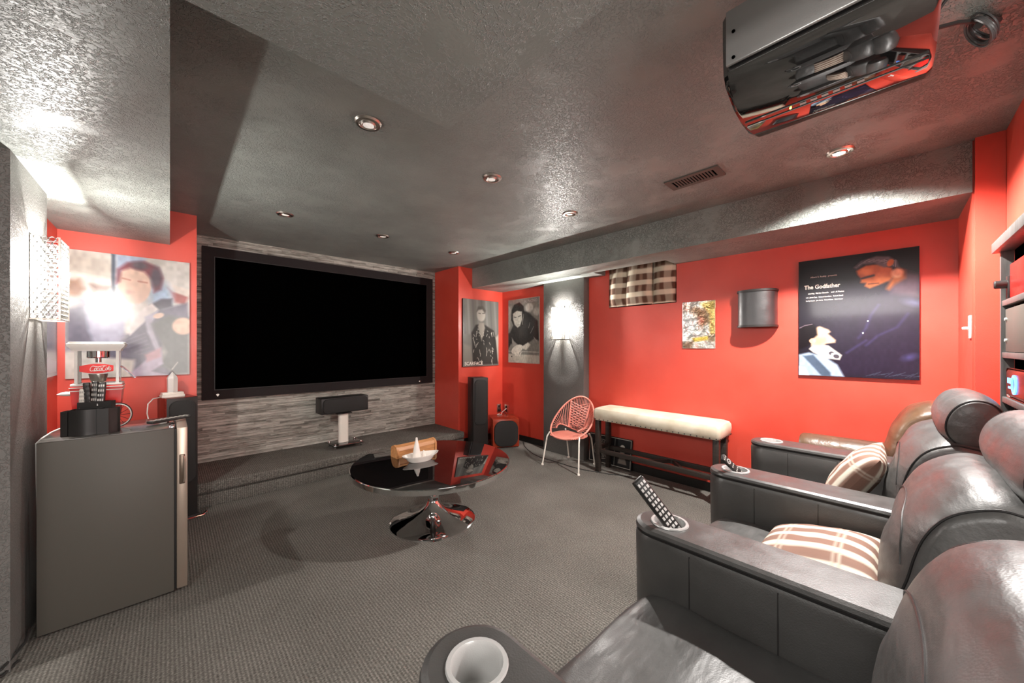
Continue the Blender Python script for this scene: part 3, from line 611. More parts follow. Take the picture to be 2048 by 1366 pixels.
# ------------------------------------------------------------------ sconces
def pierced(w_, h_, nx, nz):
    mb = MB(); cw = w_/nx; ch = h_/nz; n = 8
    for j in range(nz):
        sh = 0.5 if j % 2 else 0
        for i in range(nx+(1 if sh else 0)):
            x0 = max(0, (i-sh)*cw); x1 = min(w_, (i+1-sh)*cw)
            if x1-x0 < cw*0.3: continue
            z0 = j*ch; z1 = z0+ch; cx, cz = (x0+x1)/2, (z0+z1)/2; rx, rz_ = (x1-x0)*0.42, ch*0.43
            o = []; q = []
            for k in range(n):
                a = 2*PI*(k+0.5)/n; c_, s_ = math.cos(a), math.sin(a); m_ = max(abs(c_), abs(s_))
                o.append((cx+(x1-x0)/2*c_/m_, 0, cz+ch/2*s_/m_)); q.append((cx+rx*c_, 0, cz+rz_*s_))
            mb.add(o+q, [(k, (k+1) % n, n+(k+1) % n, n+k) for k in range(n)])
    return mb
def sconce():
    t = thing('wall_sconce', 'lit crystal-pierced box sconce on the left pier, near the camera', 'lamp', (0,0,0))
    # local: wall plane x=0, protrudes +x 0.085, width along y 0.195, height 0.37
    Wd, D, Hh = 0.195, 0.083, 0.37
    fr = pierced(Wd, Hh, 10, 18).T(Matrix.Rotation(PI/2, 4, 'Z')).T((D, -Wd/2, 0))
    s1 = pierced(D, Hh, 4, 18).T((0, -Wd/2, 0)); s2 = pierced(D, Hh, 4, 18).T((0, Wd/2, 0))
    for mb, nm in ((fr, 'front_panel'), (s1, 'side_panel'), (s2, 'side_panel')):
        o = mb.build(nm, GRIL, t, smooth=0); md = o.modifiers.new('thick', 'SOLIDIFY'); md.thickness = 0.002
    # crystal beads set in the holes of the front
    MB().box((0.0,-Wd/2,0), (0.003,Wd/2,Hh)).build('back_plate', WHITE, t)
    e = 0.003
    MB().box((0,-Wd/2-e,-e), (D+e,-Wd/2+e,e)).box((0,Wd/2-e,-e), (D+e,Wd/2+e,e)).box((D-e,-Wd/2,-e), (D+e,Wd/2,e)).box((D-e,-Wd/2-e,0), (D+e,-Wd/2+e,Hh)).box((D-e,Wd/2-e,0), (D+e,Wd/2+e,Hh)).build('frame', STEEL, t)
    MB().lathe([(0.012,0),(0.012,0.05)], (0.05,0,0.14), 12).tube([(0.0,0,0.15),(0.05,0,0.15)], 0.006).build('lamp_holder', WHITE, t)
    return t
sL = sconce(); sL.location = (-0.4445, 2.685, 1.372)
sR = copy_tree(sL, (3.2795, 2.60, 1.333), PI, 'lit crystal-pierced box sconce on the grey column of the right wall')

# ------------------------------------------------------------------ recessed spots, vent
def downlight(lit):
    t = thing('recessed_spotlight', 'x', 'spotlight', (0,0,0))
    MB().lathe([(0.034,-0.002),(0.040,-0.010),(0.052,-0.008),(0.058,0.0)], (0,0,0), 28, cap=False).build('trim_ring', STEEL, t)
    MB().lathe([(0.036,-0.004),(0.030,-0.013),(0.024,-0.009)], (0.004,0.004,0), 24, cap=False).build('gimbal', STEEL, t)
    MB().lathe([(0.001,-0.004),(0.024,-0.006),(0.036,-0.003)], (0.004,0.004,0), 20, cap=False).build('lens', BULB if lit else LENSOFF, t)
    return t
spots = [(0.65,1.629,'unlit recessed spot nearest the camera, beside the lowered ceiling panel'), (1.402,1.647,'unlit recessed spot right of the lowered panel corner'),
         (0.637,3.19,'leftmost recessed spot of the far row above the screen'), (1.411,3.205,'middle recessed spot of the far row above the screen'),
         (2.217,3.237,'rightmost recessed spot of the far row, near the red pier'), (2.207,1.678,'recessed spot in the bright ceiling patch near the soffit')]
d0 = downlight(False); d0.location = (*spots[0][:2], C); d0['label'] = spots[0][2]; d0['group'] = 'unlit recessed spotlights'
for x, y, lb in spots[1:]: copy_tree(d0, (x, y, C), random.uniform(0, 6), lb)
d1 = downlight(True); d1.location = (2.52, 0.178, C); d1['label'] = 'glaring lit recessed spot below the projector, near the soffit'
t = thing('ceiling_vent', 'dark slotted air vent in the ceiling beside the soffit', 'vent', (2.281,0.811,C))
MB().box((-0.075,-0.15,-0.008), (-0.045,0.15,0)).box((0.045,-0.15,-0.008), (0.075,0.15,0)).box((-0.045,-0.15,-0.008), (0.045,-0.118,0)).box((-0.045,0.118,-0.008), (0.045,0.15,0)).build('frame', FRIDGE, t)
MB().box((-0.045,-0.118,-0.0015), (0.045,0.118,-0.0005)).build('dark_duct_sheet', SCREEN, t)  # flat black sheet painted as the darkness inside the duct
sm = MB().box((-0.046,-0.004,-0.007), (0.046,0.004,-0.002)).mesh('slat', FRIDGE)
for k in range(13): link('slat', sm, t, (0,-0.101+0.0168*k,0))

# ------------------------------------------------------------------ coffee table
TX, TY = 1.373, 2.268
t = thing('coffee_table', 'round black glass-topped coffee table on a chrome trumpet base', 'table', (TX,TY,0))
R_ = 0.55
MB().lathe([(0.001,0.395),(R_-0.02,0.395),(R_,0.398),(R_,0.427),(R_-0.004,0.4305)], n=96).build('rim', CHROME, t)
MB().lathe([(R_-0.006,0.428),(R_-0.006,0.4318),(R_-0.010,0.433),(0.001,0.433)], n=96).build('tabletop', GLOSSB, t)
prof = [(0.302,0.0),(0.300,0.008),(0.285,0.016),(0.22,0.028),(0.15,0.048),(0.09,0.08),(0.055,0.115),(0.040,0.15)]
MB().lathe(prof, n=72).build('trumpet_base', CHROME, t)
MB().lathe([(0.034,0.14),(0.034,0.40)], n=32).build('stem', BLACKP, t)
MB().lathe([(0.040,0.145),(0.043,0.15),(0.043,0.185),(0.036,0.19)], n=32).build('collar', CHROME, t)
# tan wooden box
t = thing('wooden_box', 'tan wooden box with rounded lid at the far side of the coffee table', 'box', (1.36,2.515,0.433), math.radians(2))
pr_ = [(-0.045,0.0),(0.045,0.0),(0.045,0.052),(0.033,0.076),(0.0,0.088),(-0.033,0.076),(-0.045,0.052)]
MB().prism([(a*0.92, b if b < 0.05 else 0.05) for a, b in pr_ if b < 0.06], -0.155, 0.155, 'x').build('base', TAN, t)
MB().prism([(a, b) for a, b in pr_ if b > 0.04], -0.155, 0.155, 'x').build('lid', TAN, t)
MB().prism([(a*1.06, b*1.04) for a, b in pr_], -0.170, -0.153, 'x').build('end_panel', TAN, t); MB().prism([(a*1.06, b*1.04) for a, b in pr_], 0.153, 0.170, 'x').build('end_panel', TAN, t)
# boat dish with tower
t = thing('boat_dish', 'white ceramic boat-shaped dish with a little sail tower on the coffee table', 'ornament', (1.30,2.315,0.433), math.radians(-8))
def boat(s, z, dx=0):
    P = []
    for k in range(40):
        a = 2*PI*k/40; c_, s_ = math.cos(a), math.sin(a)
        P.append((dx+0.135*s*math.copysign(abs(c_)**0.9, c_), 0.066*s*s_*(1-0.25*abs(c_)**3), z+0.006*s*abs(c_)**4))
    return P
MB().loft([boat(0.62,0.0), boat(0.68,0.006), boat(0.80,0.026), boat(0.98,0.040), boat(1.0,0.046), boat(0.92,0.044), boat(0.70,0.016), boat(0.5,0.012)]).build('hull', CERAM, t)
MB().lathe([(0.030,0.010),(0.030,0.040),(0.026,0.060),(0.022,0.085),(0.018,0.110),(0.012,0.135),(0.008,0.158),(0.008,0.166),(0.004,0.170)], (-0.03,0,0), 14).build('tower', CERAM, t)
MB().lathe([(0.012,0.012),(0.015,0.035),(0.008,0.062),(0.002,0.070)], (0.025,0.005,0), 10).build('sail', CERAM, t)
MB().ball((0.085,0.0,0.024), 0.009, 8).build('knob', CERAM, t)

# ------------------------------------------------------------------ fridge and what stands on it
TOPG = fine('glossy_bronze_top', (0.12, 0.11, 0.10), 0.16, 20, 0.0002, metal=0.3, spec=1.0)
t = thing('mini_fridge', 'dark compact fridge with champagne door at the left of the room', 'fridge', (-0.2,2.7,0))
off = Vector((0.2, -2.7, 0))
MB().box((-0.412,2.498,0.012), (0.016,2.90,0.836), 0.004).T(off).build('cabinet', FRIDGE, t)
MB().box((-0.411,2.499,0.8355), (0.015,2.899,0.8385), 0.001).T(off).build('top_panel', TOPG, t)
MB().box((0.016,2.505,0.02), (0.024,2.895,0.83)).T(off).build('door_seal', SEAM, t)
MB().box((0.024,2.490,0.020), (0.066,2.905,0.838), 0.005).T(off).build('door', DOORM, t)
MB().box((0.034,2.486,0.55), (0.056,2.492,0.70), 0.004).T(off).build('recessed_handle', fine('handle_dark', (0.16, 0.12, 0.09), 0.3, metal=0.6), t)
MB().tube([(0.052,2.484,0.56),(0.054,2.480,0.58),(0.054,2.480,0.67),(0.052,2.484,0.69)], 0.004).T(off).build('handle_grip', DOORM, t)
MB().box((-0.004,2.50,0.836), (0.018,2.60,0.846), 0.003).T(off).build('hinge_cover', CHROME, t)
for x in (-0.39, 0.0): MB().lathe([(0.014,0),(0.014,0.014)], (x,2.53,0), 10).T(off).build('foot', BLACKP, t)
def remote(name, label, L, w_, th, rows=8, cols=3, bm=None, body=None):
    t = thing(name, label, 'remote')
    MB().box((-w_/2,-L/2,0), (w_/2,L/2,th), min(th, w_)*0.3, 3).build('body', body or BLACKP, t)
    kb = MB()
    for j in range(rows):
        for i in range(cols):
            x = (i-(cols-1)/2)*w_*0.27; y = -L*0.42+L*0.84*j/(rows-1)
            kb.box((x-w_*0.09,y-L*0.026,th-0.0005), (x+w_*0.09,y+L*0.026,th+0.0018), 0.0006, 1)
    tag(kb.build('buttons', bm or LETG, t), 'pale rubber keys')
    return t
def orient(o, loc, eul): o.location = loc; o.rotation_euler = eul; return o
LETS = fine('silver_keys', (0.65, 0.65, 0.63), 0.3, metal=0.5)
r1 = remote('remote_control', 'flat black remote lying across the fridge top by its door', 0.19, 0.042, 0.014)
orient(r1, (0.000, 2.70, 0.8465), (0, 0, math.radians(-55)))
MB().box((-0.008,-0.01,-0.008), (0.008,0.01,0), 0.002).build('stand_block', CHROME, r1)
# organiser caddy
t = thing('remote_caddy', 'stepped black plastic caddy holding remotes on top of the fridge', 'organiser', (-0.285,2.60,0.839), math.radians(-16))
def shell(poly, h, z0=0):
    n = len(poly); cx = sum(p[0] for p in poly)/n; cy = sum(p[1] for p in poly)/n
    inn = [(cx+(a-cx)*0.93, cy+(b-cy)*0.90) for a, b in poly]
    return MB().loft([[(a,b,z0) for a,b in poly], [(a,b,z0+h) for a,b in poly], [(a,b,z0+h) for a,b in inn], [(a,b,z0+0.006) for a,b in inn]])
arc = [(-0.062+0.124*k/10, -0.035-0.022*math.sin(PI*k/10)) for k in range(11)]
shell([(-0.062,0.03)]+arc+[(0.062,0.03)], 0.118).build('front_bin', BLACKP, t)
shell([(-0.098,-0.030),(-0.066,-0.034),(-0.066,0.035),(-0.098,0.035)], 0.112).build('side_bin', BLACKP, t)
shell([(0.066,-0.045),(0.115,-0.035),(0.142,0.0),(0.142,0.035),(0.066,0.035)], 0.118).build('side_bin', BLACKP, t)
shell([(-0.055,0.032),(0.10,0.032),(0.10,0.085),(-0.055,0.085)], 0.146).build('rear_bin', BLACKP, t)
t.scale = (0.74, 0.80, 1.0)
DKR = fine('dark_brown_plastic', (0.016, 0.012, 0.010), 0.3)
for k, (dx, dy, w_, lab, bm, bd, L, ti) in enumerate(((-0.035,0.055,0.022,'pale grey remote standing at the left of the caddy',LETG,OFFW,0.185,0.02),
        (-0.008,0.058,0.024,'dark remote standing in the middle of the caddy',BLACKP,DKR,0.215,-0.06),
        (0.018,0.060,0.023,'black remote with dim keys standing behind the others in the caddy',LETG,DKR,0.22,0.03),
        (0.050,0.055,0.027,'black remote with bright silver keys standing at the right of the caddy',LETS,DKR,0.215,0.05))):
    r_ = remote('remote_control', lab, L, w_, 0.016, 9, 3, bm, bd)
    r_['group'] = 'remotes standing in the caddy'; dx = dx*0.72-0.004; dy = dy*0.8
    c_, s_ = math.cos(math.radians(-16)), math.sin(math.radians(-16))
    orient(r_, (-0.285+dx*c_-dy*s_, 2.60+dx*s_+dy*c_, 0.862+L/2), (PI/2-0.04, ti, math.radians(-16+8)))
# popcorn machine
t = thing('popcorn_machine', 'red and white carnival cart popcorn machine on the fridge, beneath the pale poster', 'popcorn maker', (-0.265,2.79,0.839), math.radians(-1))
MB().prism([(-0.085,0.05),(0.085,0.05),(0.10,0.215),(-0.10,0.215)], -0.055, 0.055, 'y').build('cart_body', REDP, t)
MB().box((-0.102,-0.058,0.205), (0.102,0.058,0.209)).box((-0.10,-0.057,0.190), (0.10,0.057,0.193)).build('white_stripes', WHITE, t)
MB().box((-0.098,-0.055,0.215), (0.098,0.055,0.226), 0.002).build('tray', WHITE, t)
for x in (-0.083, 0.073):
    for y in (-0.052, 0.042): MB().box((x,y,0.222), (x+0.012,y+0.012,0.392)).build('post', WHITE, t)
for a, b in (((-0.082,-0.050,0.226),(0.082,-0.048,0.392)), ((-0.082,0.048,0.226),(0.082,0.050,0.392)), ((-0.084,-0.046,0.226),(-0.082,0.046,0.392)), ((0.082,-0.046,0.226),(0.084,0.046,0.392))):
    MB().box(a, b).build('glass_pane', GLASS, t)
def rr(s, z): return [(sx*0.1*s, sy*0.062*s, z) for sx, sy in ((-1,-1),(1,-1),(1,1),(-1,1))]
MB().loft([rr(0.92,0.388), rr(0.94,0.396), rr(1.08,0.412), rr(1.10,0.424), rr(1.04,0.426), rr(1.04,0.432), rr(0.98,0.434)]).build('roof', WHITE, t)
MB().lathe([(0.042,0.352),(0.045,0.356),(0.045,0.386),(0.042,0.390)], n=24).lathe([(0.012,0.330),(0.012,0.352)], n=12).build('kettle', CHROME, t)
MB().lathe([(0.018,0.226),(0.03,0.234),(0.038,0.268),(0.038,0.272)], n=24).build('popping_pot', STEEL, t)
sg = MB(); L_ = [(-0.064+0.128*k/12, 0.300+0.024*(0.58+0.42*math.sin(PI*k/12))) for k in range(13)]
sg.prism(L_+[(x, 0.600-z_) for x, z_ in reversed(L_)], -0.056, -0.0525, 'y').build('oval_sign', REDL, t)
# script lettering of the sign, drawn as strokes
def stroke(segs, r=0.0011):
    mb = MB()
    for s_ in segs: mb.tube([(x, -0.0572, z_) for x, z_ in s_], r, 6)
    return mb
def cs(cx, cz, rx, rz_, a0, a1, n=12): return [(cx+rx*math.cos(math.radians(a0+(a1-a0)*k/n)), cz+rz_*math.sin(math.radians(a0+(a1-a0)*k/n))) for k in range(n+1)]
segs = [cs(-0.012,0.300,0.008,0.010,60,300)+[(-0.002,0.290),(0.030,0.2925)], cs(0.000,0.297,0.004,0.005,0,360), cs(0.010,0.297,0.004,0.005,50,310), cs(0.019,0.297,0.004,0.005,0,360)+[(0.0235,0.293)],
        cs(0.034,0.300,0.008,0.010,60,300), cs(0.042,0.297,0.0035,0.005,0,360), [(0.048,0.294),(0.051,0.309),(0.047,0.309),(0.0475,0.294)], cs(0.0555,0.297,0.0035,0.005,0,360)+[(0.060,0.292)], [(0.025,0.298),(0.028,0.298)], [(-0.016,0.310),(0.006,0.306),(0.03,0.311)]]
st = stroke(segs); st.v = [(x*1.0-0.004+(z_-0.30)*0.35, y, 0.298+(z_-0.298)*1.25) for x, y, z_ in st.v]; st.build('lettering', WHITE, t)
wh = thing  # wheel as part with sub-parts
def ring_mb(R, r, n=36, c=(0,0,0)): return MB().tube([(c[0]+R*math.cos(2*PI*k/n), c[1], c[2]+R*math.sin(2*PI*k/n)) for k in range(n)], r, 8, True)
whp = ring_mb(0.058, 0.005).build('wheel', BLACKP, t, (0.082,-0.095,0.063), 0.2)
t.scale = (0.88, 0.92, 1.0)
ring_mb(0.0555, 0.0028).T((0,-0.004,0)).build('whitewall', WHITE, whp)
MB().lathe([(0.014,-0.008),(0.014,0.008)], n=16, axis='y').build('hub', REDP, whp)
sp = MB()
for k in range(12): a = 2*PI*k/12; sp.tube([(0,0,0),(0.056*math.cos(a),0,0.056*math.sin(a))], 0.0012, 5)
sp.build('spokes', BLACKP, whp)
MB().tube([(0.06,-0.05,0.063),(0.082,-0.09,0.063)], 0.004).build('axle', BLACKP, t)
MB().tube([(-0.085,0,0.17),(-0.10,0,0.175),(-0.12,-0.01,0.178),(-0.135,-0.012,0.178),(-0.15,-0.016,0.177)], [0.008,0.010,0.011,0.008,0.002], 12).build('handle', WHITE, t)
MB().box((-0.09,-0.05,0.0), (-0.07,0.05,0.06), 0.003).box((0.04,-0.05,0.0), (0.07,0.05,0.06), 0.003).build('leg_block', REDP, t)
MB().add([(0.09,-0.05,0.31),(0.15,-0.06,0.245),(0.15,0.05,0.245),(0.09,0.05,0.31)], [(0,1,2,3)]).build('serving_flap', GLASS, t).modifiers.new('t', 'SOLIDIFY').thickness = 0.002
# obelisk lamp and its cord
t = thing('obelisk_lamp', 'small white crystal obelisk on a square base atop the left tower speaker', 'lamp', (0.012,3.58,0.884), math.radians(13))
MB().box((-0.062,-0.035,0), (0.062,0.035,0.020), 0.003).box((-0.058,-0.03,0.020), (0.058,0.03,0.036), 0.004).build('base', WHITEM, t)
def sq(s, z, n=6): return [(s*math.cos(2*PI*k/n+0.5), s*math.sin(2*PI*k/n+0.5), z) for k in range(n)]
MB().loft([sq(0.030,0.036), sq(0.031,0.135), sq(0.026,0.148), sq(0.003,0.180)]).build('obelisk', CRYST, t, smooth=0)
tag(MB().tube([(-0.052,3.57,0.888),(-0.085,3.50,0.888),(-0.108,3.46,0.86),(-0.112,3.44,0.80),(-0.098,3.42,0.72),(-0.100,3.40,0.60),(-0.102,3.40,0.30),(-0.10,3.42,0.004)], 0.0035).build('power_cord', WHITE), 'white cord hanging from the obelisk lamp down the left speaker', 'cord')
tag(MB().tube([(-0.352,2.735,0.850),(-0.356,2.72,0.862),(-0.365,2.69,0.868),(-0.39,2.64,0.860),(-0.412,2.60,0.842),(-0.4285,2.60,0.82),(-0.4285,2.62,0.5)], 0.003).build('power_cord', WHITE), 'white cord running off the fridge top beside the pier', 'cord')
tag(MB().tube([(-0.60,2.318,0.012),(-0.52,2.30,0.02),(-0.46,2.30,0.035),(-0.425,2.42,0.05),(-0.428,2.49,0.06)], 0.005).tube([(-0.62,2.28,0.006),(-0.52,2.27,0.010),(-0.46,2.31,0.006),(-0.435,2.38,0.006)], 0.005).build('floor_cable', BLACKP), 'black cables on the carpet at the foot of the left pier', 'cable')

# ------------------------------------------------------------------ corner outlets, switch, cable on floor
def outlet(loc, rz, label, plug):
    t = thing('wall_outlet', label, 'outlet', loc, rz)
    MB().box((-0.036,-0.006,0), (0.036,0,0.115), 0.002).build('cover_plate', STEEL, t)
    MB().box((-0.017,-0.008,0.015), (0.017,-0.005,0.05), 0.002).box((-0.017,-0.008,0.065), (0.017,-0.005,0.10), 0.002).build('socket', BLACKP, t)
    if plug: MB().box((-0.014,-0.035,0.02), (0.014,-0.006,0.048), 0.004).tube([(0,-0.035,0.03),(0.02,-0.06,0.01),(0.05,-0.08,-0.02)], 0.004).build('plug', BLACKP, t)
outlet((3.315,3.75,0.335), 0, 'metal outlet plate with black plug on the wall left of the corner', True)
outlet((3.38,3.66,0.33), -PI/2, 'metal outlet plate on the wall right of the corner', False)
tag(MB().tube([(3.34,3.62,0.40),(3.28,3.60,0.385),(3.22,3.58,0.368),(3.16,3.52,0.358),(3.12,3.50,0.358),(3.10,3.54,0.358),(3.16,3.56,0.36)], 0.0035).build('power_cord', WHITE), 'short white cord curled on top of the subwoofer', 'cord')
t = thing('light_switch', 'small white wall switch on the red return wall beside the large poster', 'switch', (2.905,-0.280,1.29))
MB().box((-0.03,0,0), (0.03,0.006,0.115), 0.002).build('plate', WHITE, t); MB().box((-0.008,0.006,0.045), (0.008,0.028,0.058), 0.003).build('toggle', WHITE, t)
tag(MB().tube([(3.34,3.30,0.004),(3.22,3.16,0.004),(3.125,3.01,0.004),(3.05,2.85,0.004),(3.016,2.70,0.004),(3.02,2.46,0.004),(3.01,2.26,0.004),(3.03,2.12,0.004),(3.10,1.90,0.004),(3.2,1.7,0.004)], 0.004).build('floor_cable', BLACKP), 'thin black cable curving over the carpet under the pink chair', 'cable')

# ------------------------------------------------------------------ bench
t = thing('upholstered_bench', 'tall beige upholstered bench with dark legs along the red wall', 'bench', (3.22,1.49,0))
off = Vector((-3.22,-1.49,0))
bm_ = MB(); a0 = [(3.065,0.90),(3.365,0.90),(3.365,2.045),(3.065,2.045)]
def brect(i, z, wob=0): return [(3.215+sx*(0.150-i-r*(1-math.cos(q))), 1.4725+sy*(0.5725-i-r*(1-math.sin(q))), z) for sx, sy, r, q in [(1,1,0.03,a) for a in (0,PI/6,PI/3,PI/2)]+[(-1,1,0.03,a) for a in (PI/2,PI/3,PI/6,0)]+[(-1,-1,0.03,a) for a in (0,PI/6,PI/3,PI/2)]+[(1,-1,0.03,a) for a in (PI/2,PI/3,PI/6,0)]]
bm_.loft([brect(0.006,0.520), brect(0.0,0.530), brect(-0.006,0.58), brect(-0.004,0.610), brect(0.006,0.630), brect(0.03,0.642), brect(0.07,0.648), brect(0.12,0.650)])
bm_.T(off).build('seat_cushion', BEIGE, t)
nh = MB()
for k in range(24): nh.ball((3.063,0.925+k*(1.095/23),0.531), 0.0055, 6)
for k in range(9):
    nh.ball((3.085+k*0.0325,0.899,0.531), 0.0055, 6); nh.ball((3.085+k*0.0325,2.047,0.531), 0.0055, 6)
tag(nh.T(off).build('nailheads', SEAM, t), kind='stuff')
for x in (3.085, 3.272):
    for y in (0.915, 1.99): MB().box((x,y,0), (x+0.045,y+0.045,0.522), 0.003).T(off).build('leg', DARKWOOD, t)
for x in (3.095, 3.282): MB().box((x,0.96,0.19), (x+0.025,1.99,0.232), 0.002).T(off).build('stretcher', DARKWOOD, t)
for y in (0.925, 2.0): MB().box((3.13,y,0.215), (3.30,y+0.025,0.255), 0.002).T(off).build('stretcher', DARKWOOD, t)
for ya in (1.20, 1.52):
    b = MB().box((-0.012,0,0), (0.012,math.hypot(0.19,ya-1.36),0.03)); a = math.atan2(-(3.12-3.31), ya-1.36)
    b.T(Matrix.Rotation(a, 4, 'Z')).T((3.31,1.36,0.195)).T(off).build('brace', DARKWOOD, t)

# leaning sign behind the bench
t = thing('leaning_sign', 'black and white badge sign leaning on the wall behind the bench', 'sign', (3.364,2.03,0))
cv = Canvas(0.50, 0.30, 150, c255(18, 18, 20)); w_ = c255(196, 190, 178)
for p_ in ([(0.02,0.03),(0.98,0.03)], [(0.02,0.97),(0.98,0.97)], [(0.02,0.03),(0.02,0.97)], [(0.98,0.03),(0.98,0.97)]): cv.line(p_, 0.008, w_, 1, 0.5)
cv.line([(0.62,0.05),(0.62,0.95)], 0.004, w_, 0.8)
cv.ell(0.32, 0.5, 0.20, 0.345, w_, 0, 0.04); cv.ell(0.32, 0.5, 0.19, 0.328, c255(22,22,24), 0, 0.04); cv.ell(0.32, 0.5, 0.115, 0.20, c255(150,146,136), 0, 0.05)
r = random.Random(2)
for k in range(26):
    a = 2*PI*k/26; cv.line([(0.32+0.13*math.cos(a), 0.5+0.225*math.sin(a)), (0.32+0.175*math.cos(a+0.1*r.uniform(-1,1)), 0.5+0.30*math.sin(a))], 0.008, w_, 0.95, 0.6)
for k in range(16):
    x, y = 0.25+0.14*r.random(), 0.38+0.24*r.random(); cv.line([(x, y), (x+0.03*r.uniform(-1,1), y+0.04*r.uniform(-1,1))], 0.006, c255(24,24,26), 0.9, 0.6)
cv.poly([(0.72,0.30),(0.78,0.22),(0.86,0.30),(0.84,0.50),(0.90,0.86),(0.70,0.86),(0.75,0.50)], c255(120,112,104), 0.01); cv.ell(0.80,0.3,0.05,0.08,w_,0,0.3)
ln = MB().box((0,-0.252,0), (0.012,0.252,0.304), 0.002)
M = Matrix.Rotation(math.radians(6), 4, 'Y')
ln.T(M).T((-0.035,0,0.004)).build('board', BLACKB, t)
o = cv.build('print', PRINTM, 'X', 0.25, 0.303, -0.0005, t)
for v in o.data.vertices: v.co = M @ v.co + Vector((-0.035,0,0.004))

# ------------------------------------------------------------------ cord chair
t = thing('cord_chair', 'salmon pink corded hoop chair on white legs beside the bench', 'chair', (3.045,2.31,0), math.radians(-88))
# local: +y back, -y front (seat opens to -y)
Rr = 0.235
def hoop(a):   # closed tilted rim
    x = Rr*math.sin(a); u = -math.cos(a)     # u=-1 front, +1 back
    y = 0.02+0.20*u + 0.02*(1-u*u); zz = 0.315+0.385*((u+1)/2)**1.35
    return Vector((x*(1-0.05*u), y, zz))
def inner(a):  # seat pan edge loop
    x = 0.150*math.sin(a); u = -math.cos(a)
    return Vector((x, 0.0+0.135*u, 0.335 + 0.075*(1-u*u) + 0.01*u))
N_ = 64
MB().tube([hoop(2*PI*k/N_) for k in range(N_)], 0.0095, 8, True).build('rim', PINK, t)
sd = MB()
MB().tube([inner(a) for a in np.linspace(math.radians(60), math.radians(300), 30)], 0.006, 8).build('seat_hoop', PINK, t)
cd = MB()
for k in range(-20, 21):
    a = PI + math.radians(k*6.0)
    if abs(k) > 5:
        cd.tube([hoop(a), hoop(a).lerp(inner(a), 0.5)+Vector((0,0.012,0)), inner(a)], 0.0028, 5)
tag(cd.build('wing_cords', PINK, t), kind='stuff')
bp = MB()
pl = hoop(PI-math.radians(33)); plb = inner(PI-math.radians(40)); pr2 = hoop(PI+math.radians(33)); prb = inner(PI+math.radians(40))
for k in range(14):
    s_ = k/13; top = hoop(PI-math.radians(33)+math.radians(66)*s_); bot = inner(PI-math.radians(40)+math.radians(80)*s_); bp.tube([top, bot], 0.0024, 5)
for k in range(9):
    s_ = k/8
    for sg_ in (0, 1):
        A, B = (pl.lerp(plb, s_*0.75+0.05), pr2.lerp(prb, min(1, s_*0.75+0.30))) if sg_ == 0 else (pl.lerp(plb, min(1, s_*0.75+0.30)), pr2.lerp(prb, s_*0.75+0.05))
        bp.tube([A+Vector((0,-0.006,0)), B+Vector((0,-0.006,0))], 0.0024, 5)
tag(bp.build('back_weave', PINK, t), kind='stuff')
MB().tube([pl, plb], 0.007).tube([pr2, prb], 0.007).build('back_bars', PINK, t)
se = MB()
for k in range(18):
    y = -0.17+0.29*k/17; w2 = 0.19*math.sqrt(max(0.05, 1-((y+0.03)/0.20)**2)); se.tube([(-w2,y,0.326),(0,y,0.318),(w2,y,0.326)], 0.0042, 5)
tag(se.build('seat_cords', PINK, t), kind='stuff')
for sx in (-1, 1):
    MB().tube([(sx*0.185,-0.11,0.345),(sx*0.20,-0.14,0.30),(sx*0.225,-0.185,0.02),(sx*0.226,-0.187,0.0)], 0.008).lathe([(0.014,0),(0.014,0.012),(0.009,0.018)], (sx*0.226,-0.187,0), 10).build('leg', WHITEM, t)
    MB().tube([(sx*0.15,0.12,0.34),(sx*0.16,0.15,0.29),(sx*0.165,0.20,0.02),(sx*0.165,0.20,0.0)], 0.008).lathe([(0.014,0),(0.014,0.012),(0.009,0.018)], (sx*0.165,0.20,0), 10).build('leg', WHITEM, t)

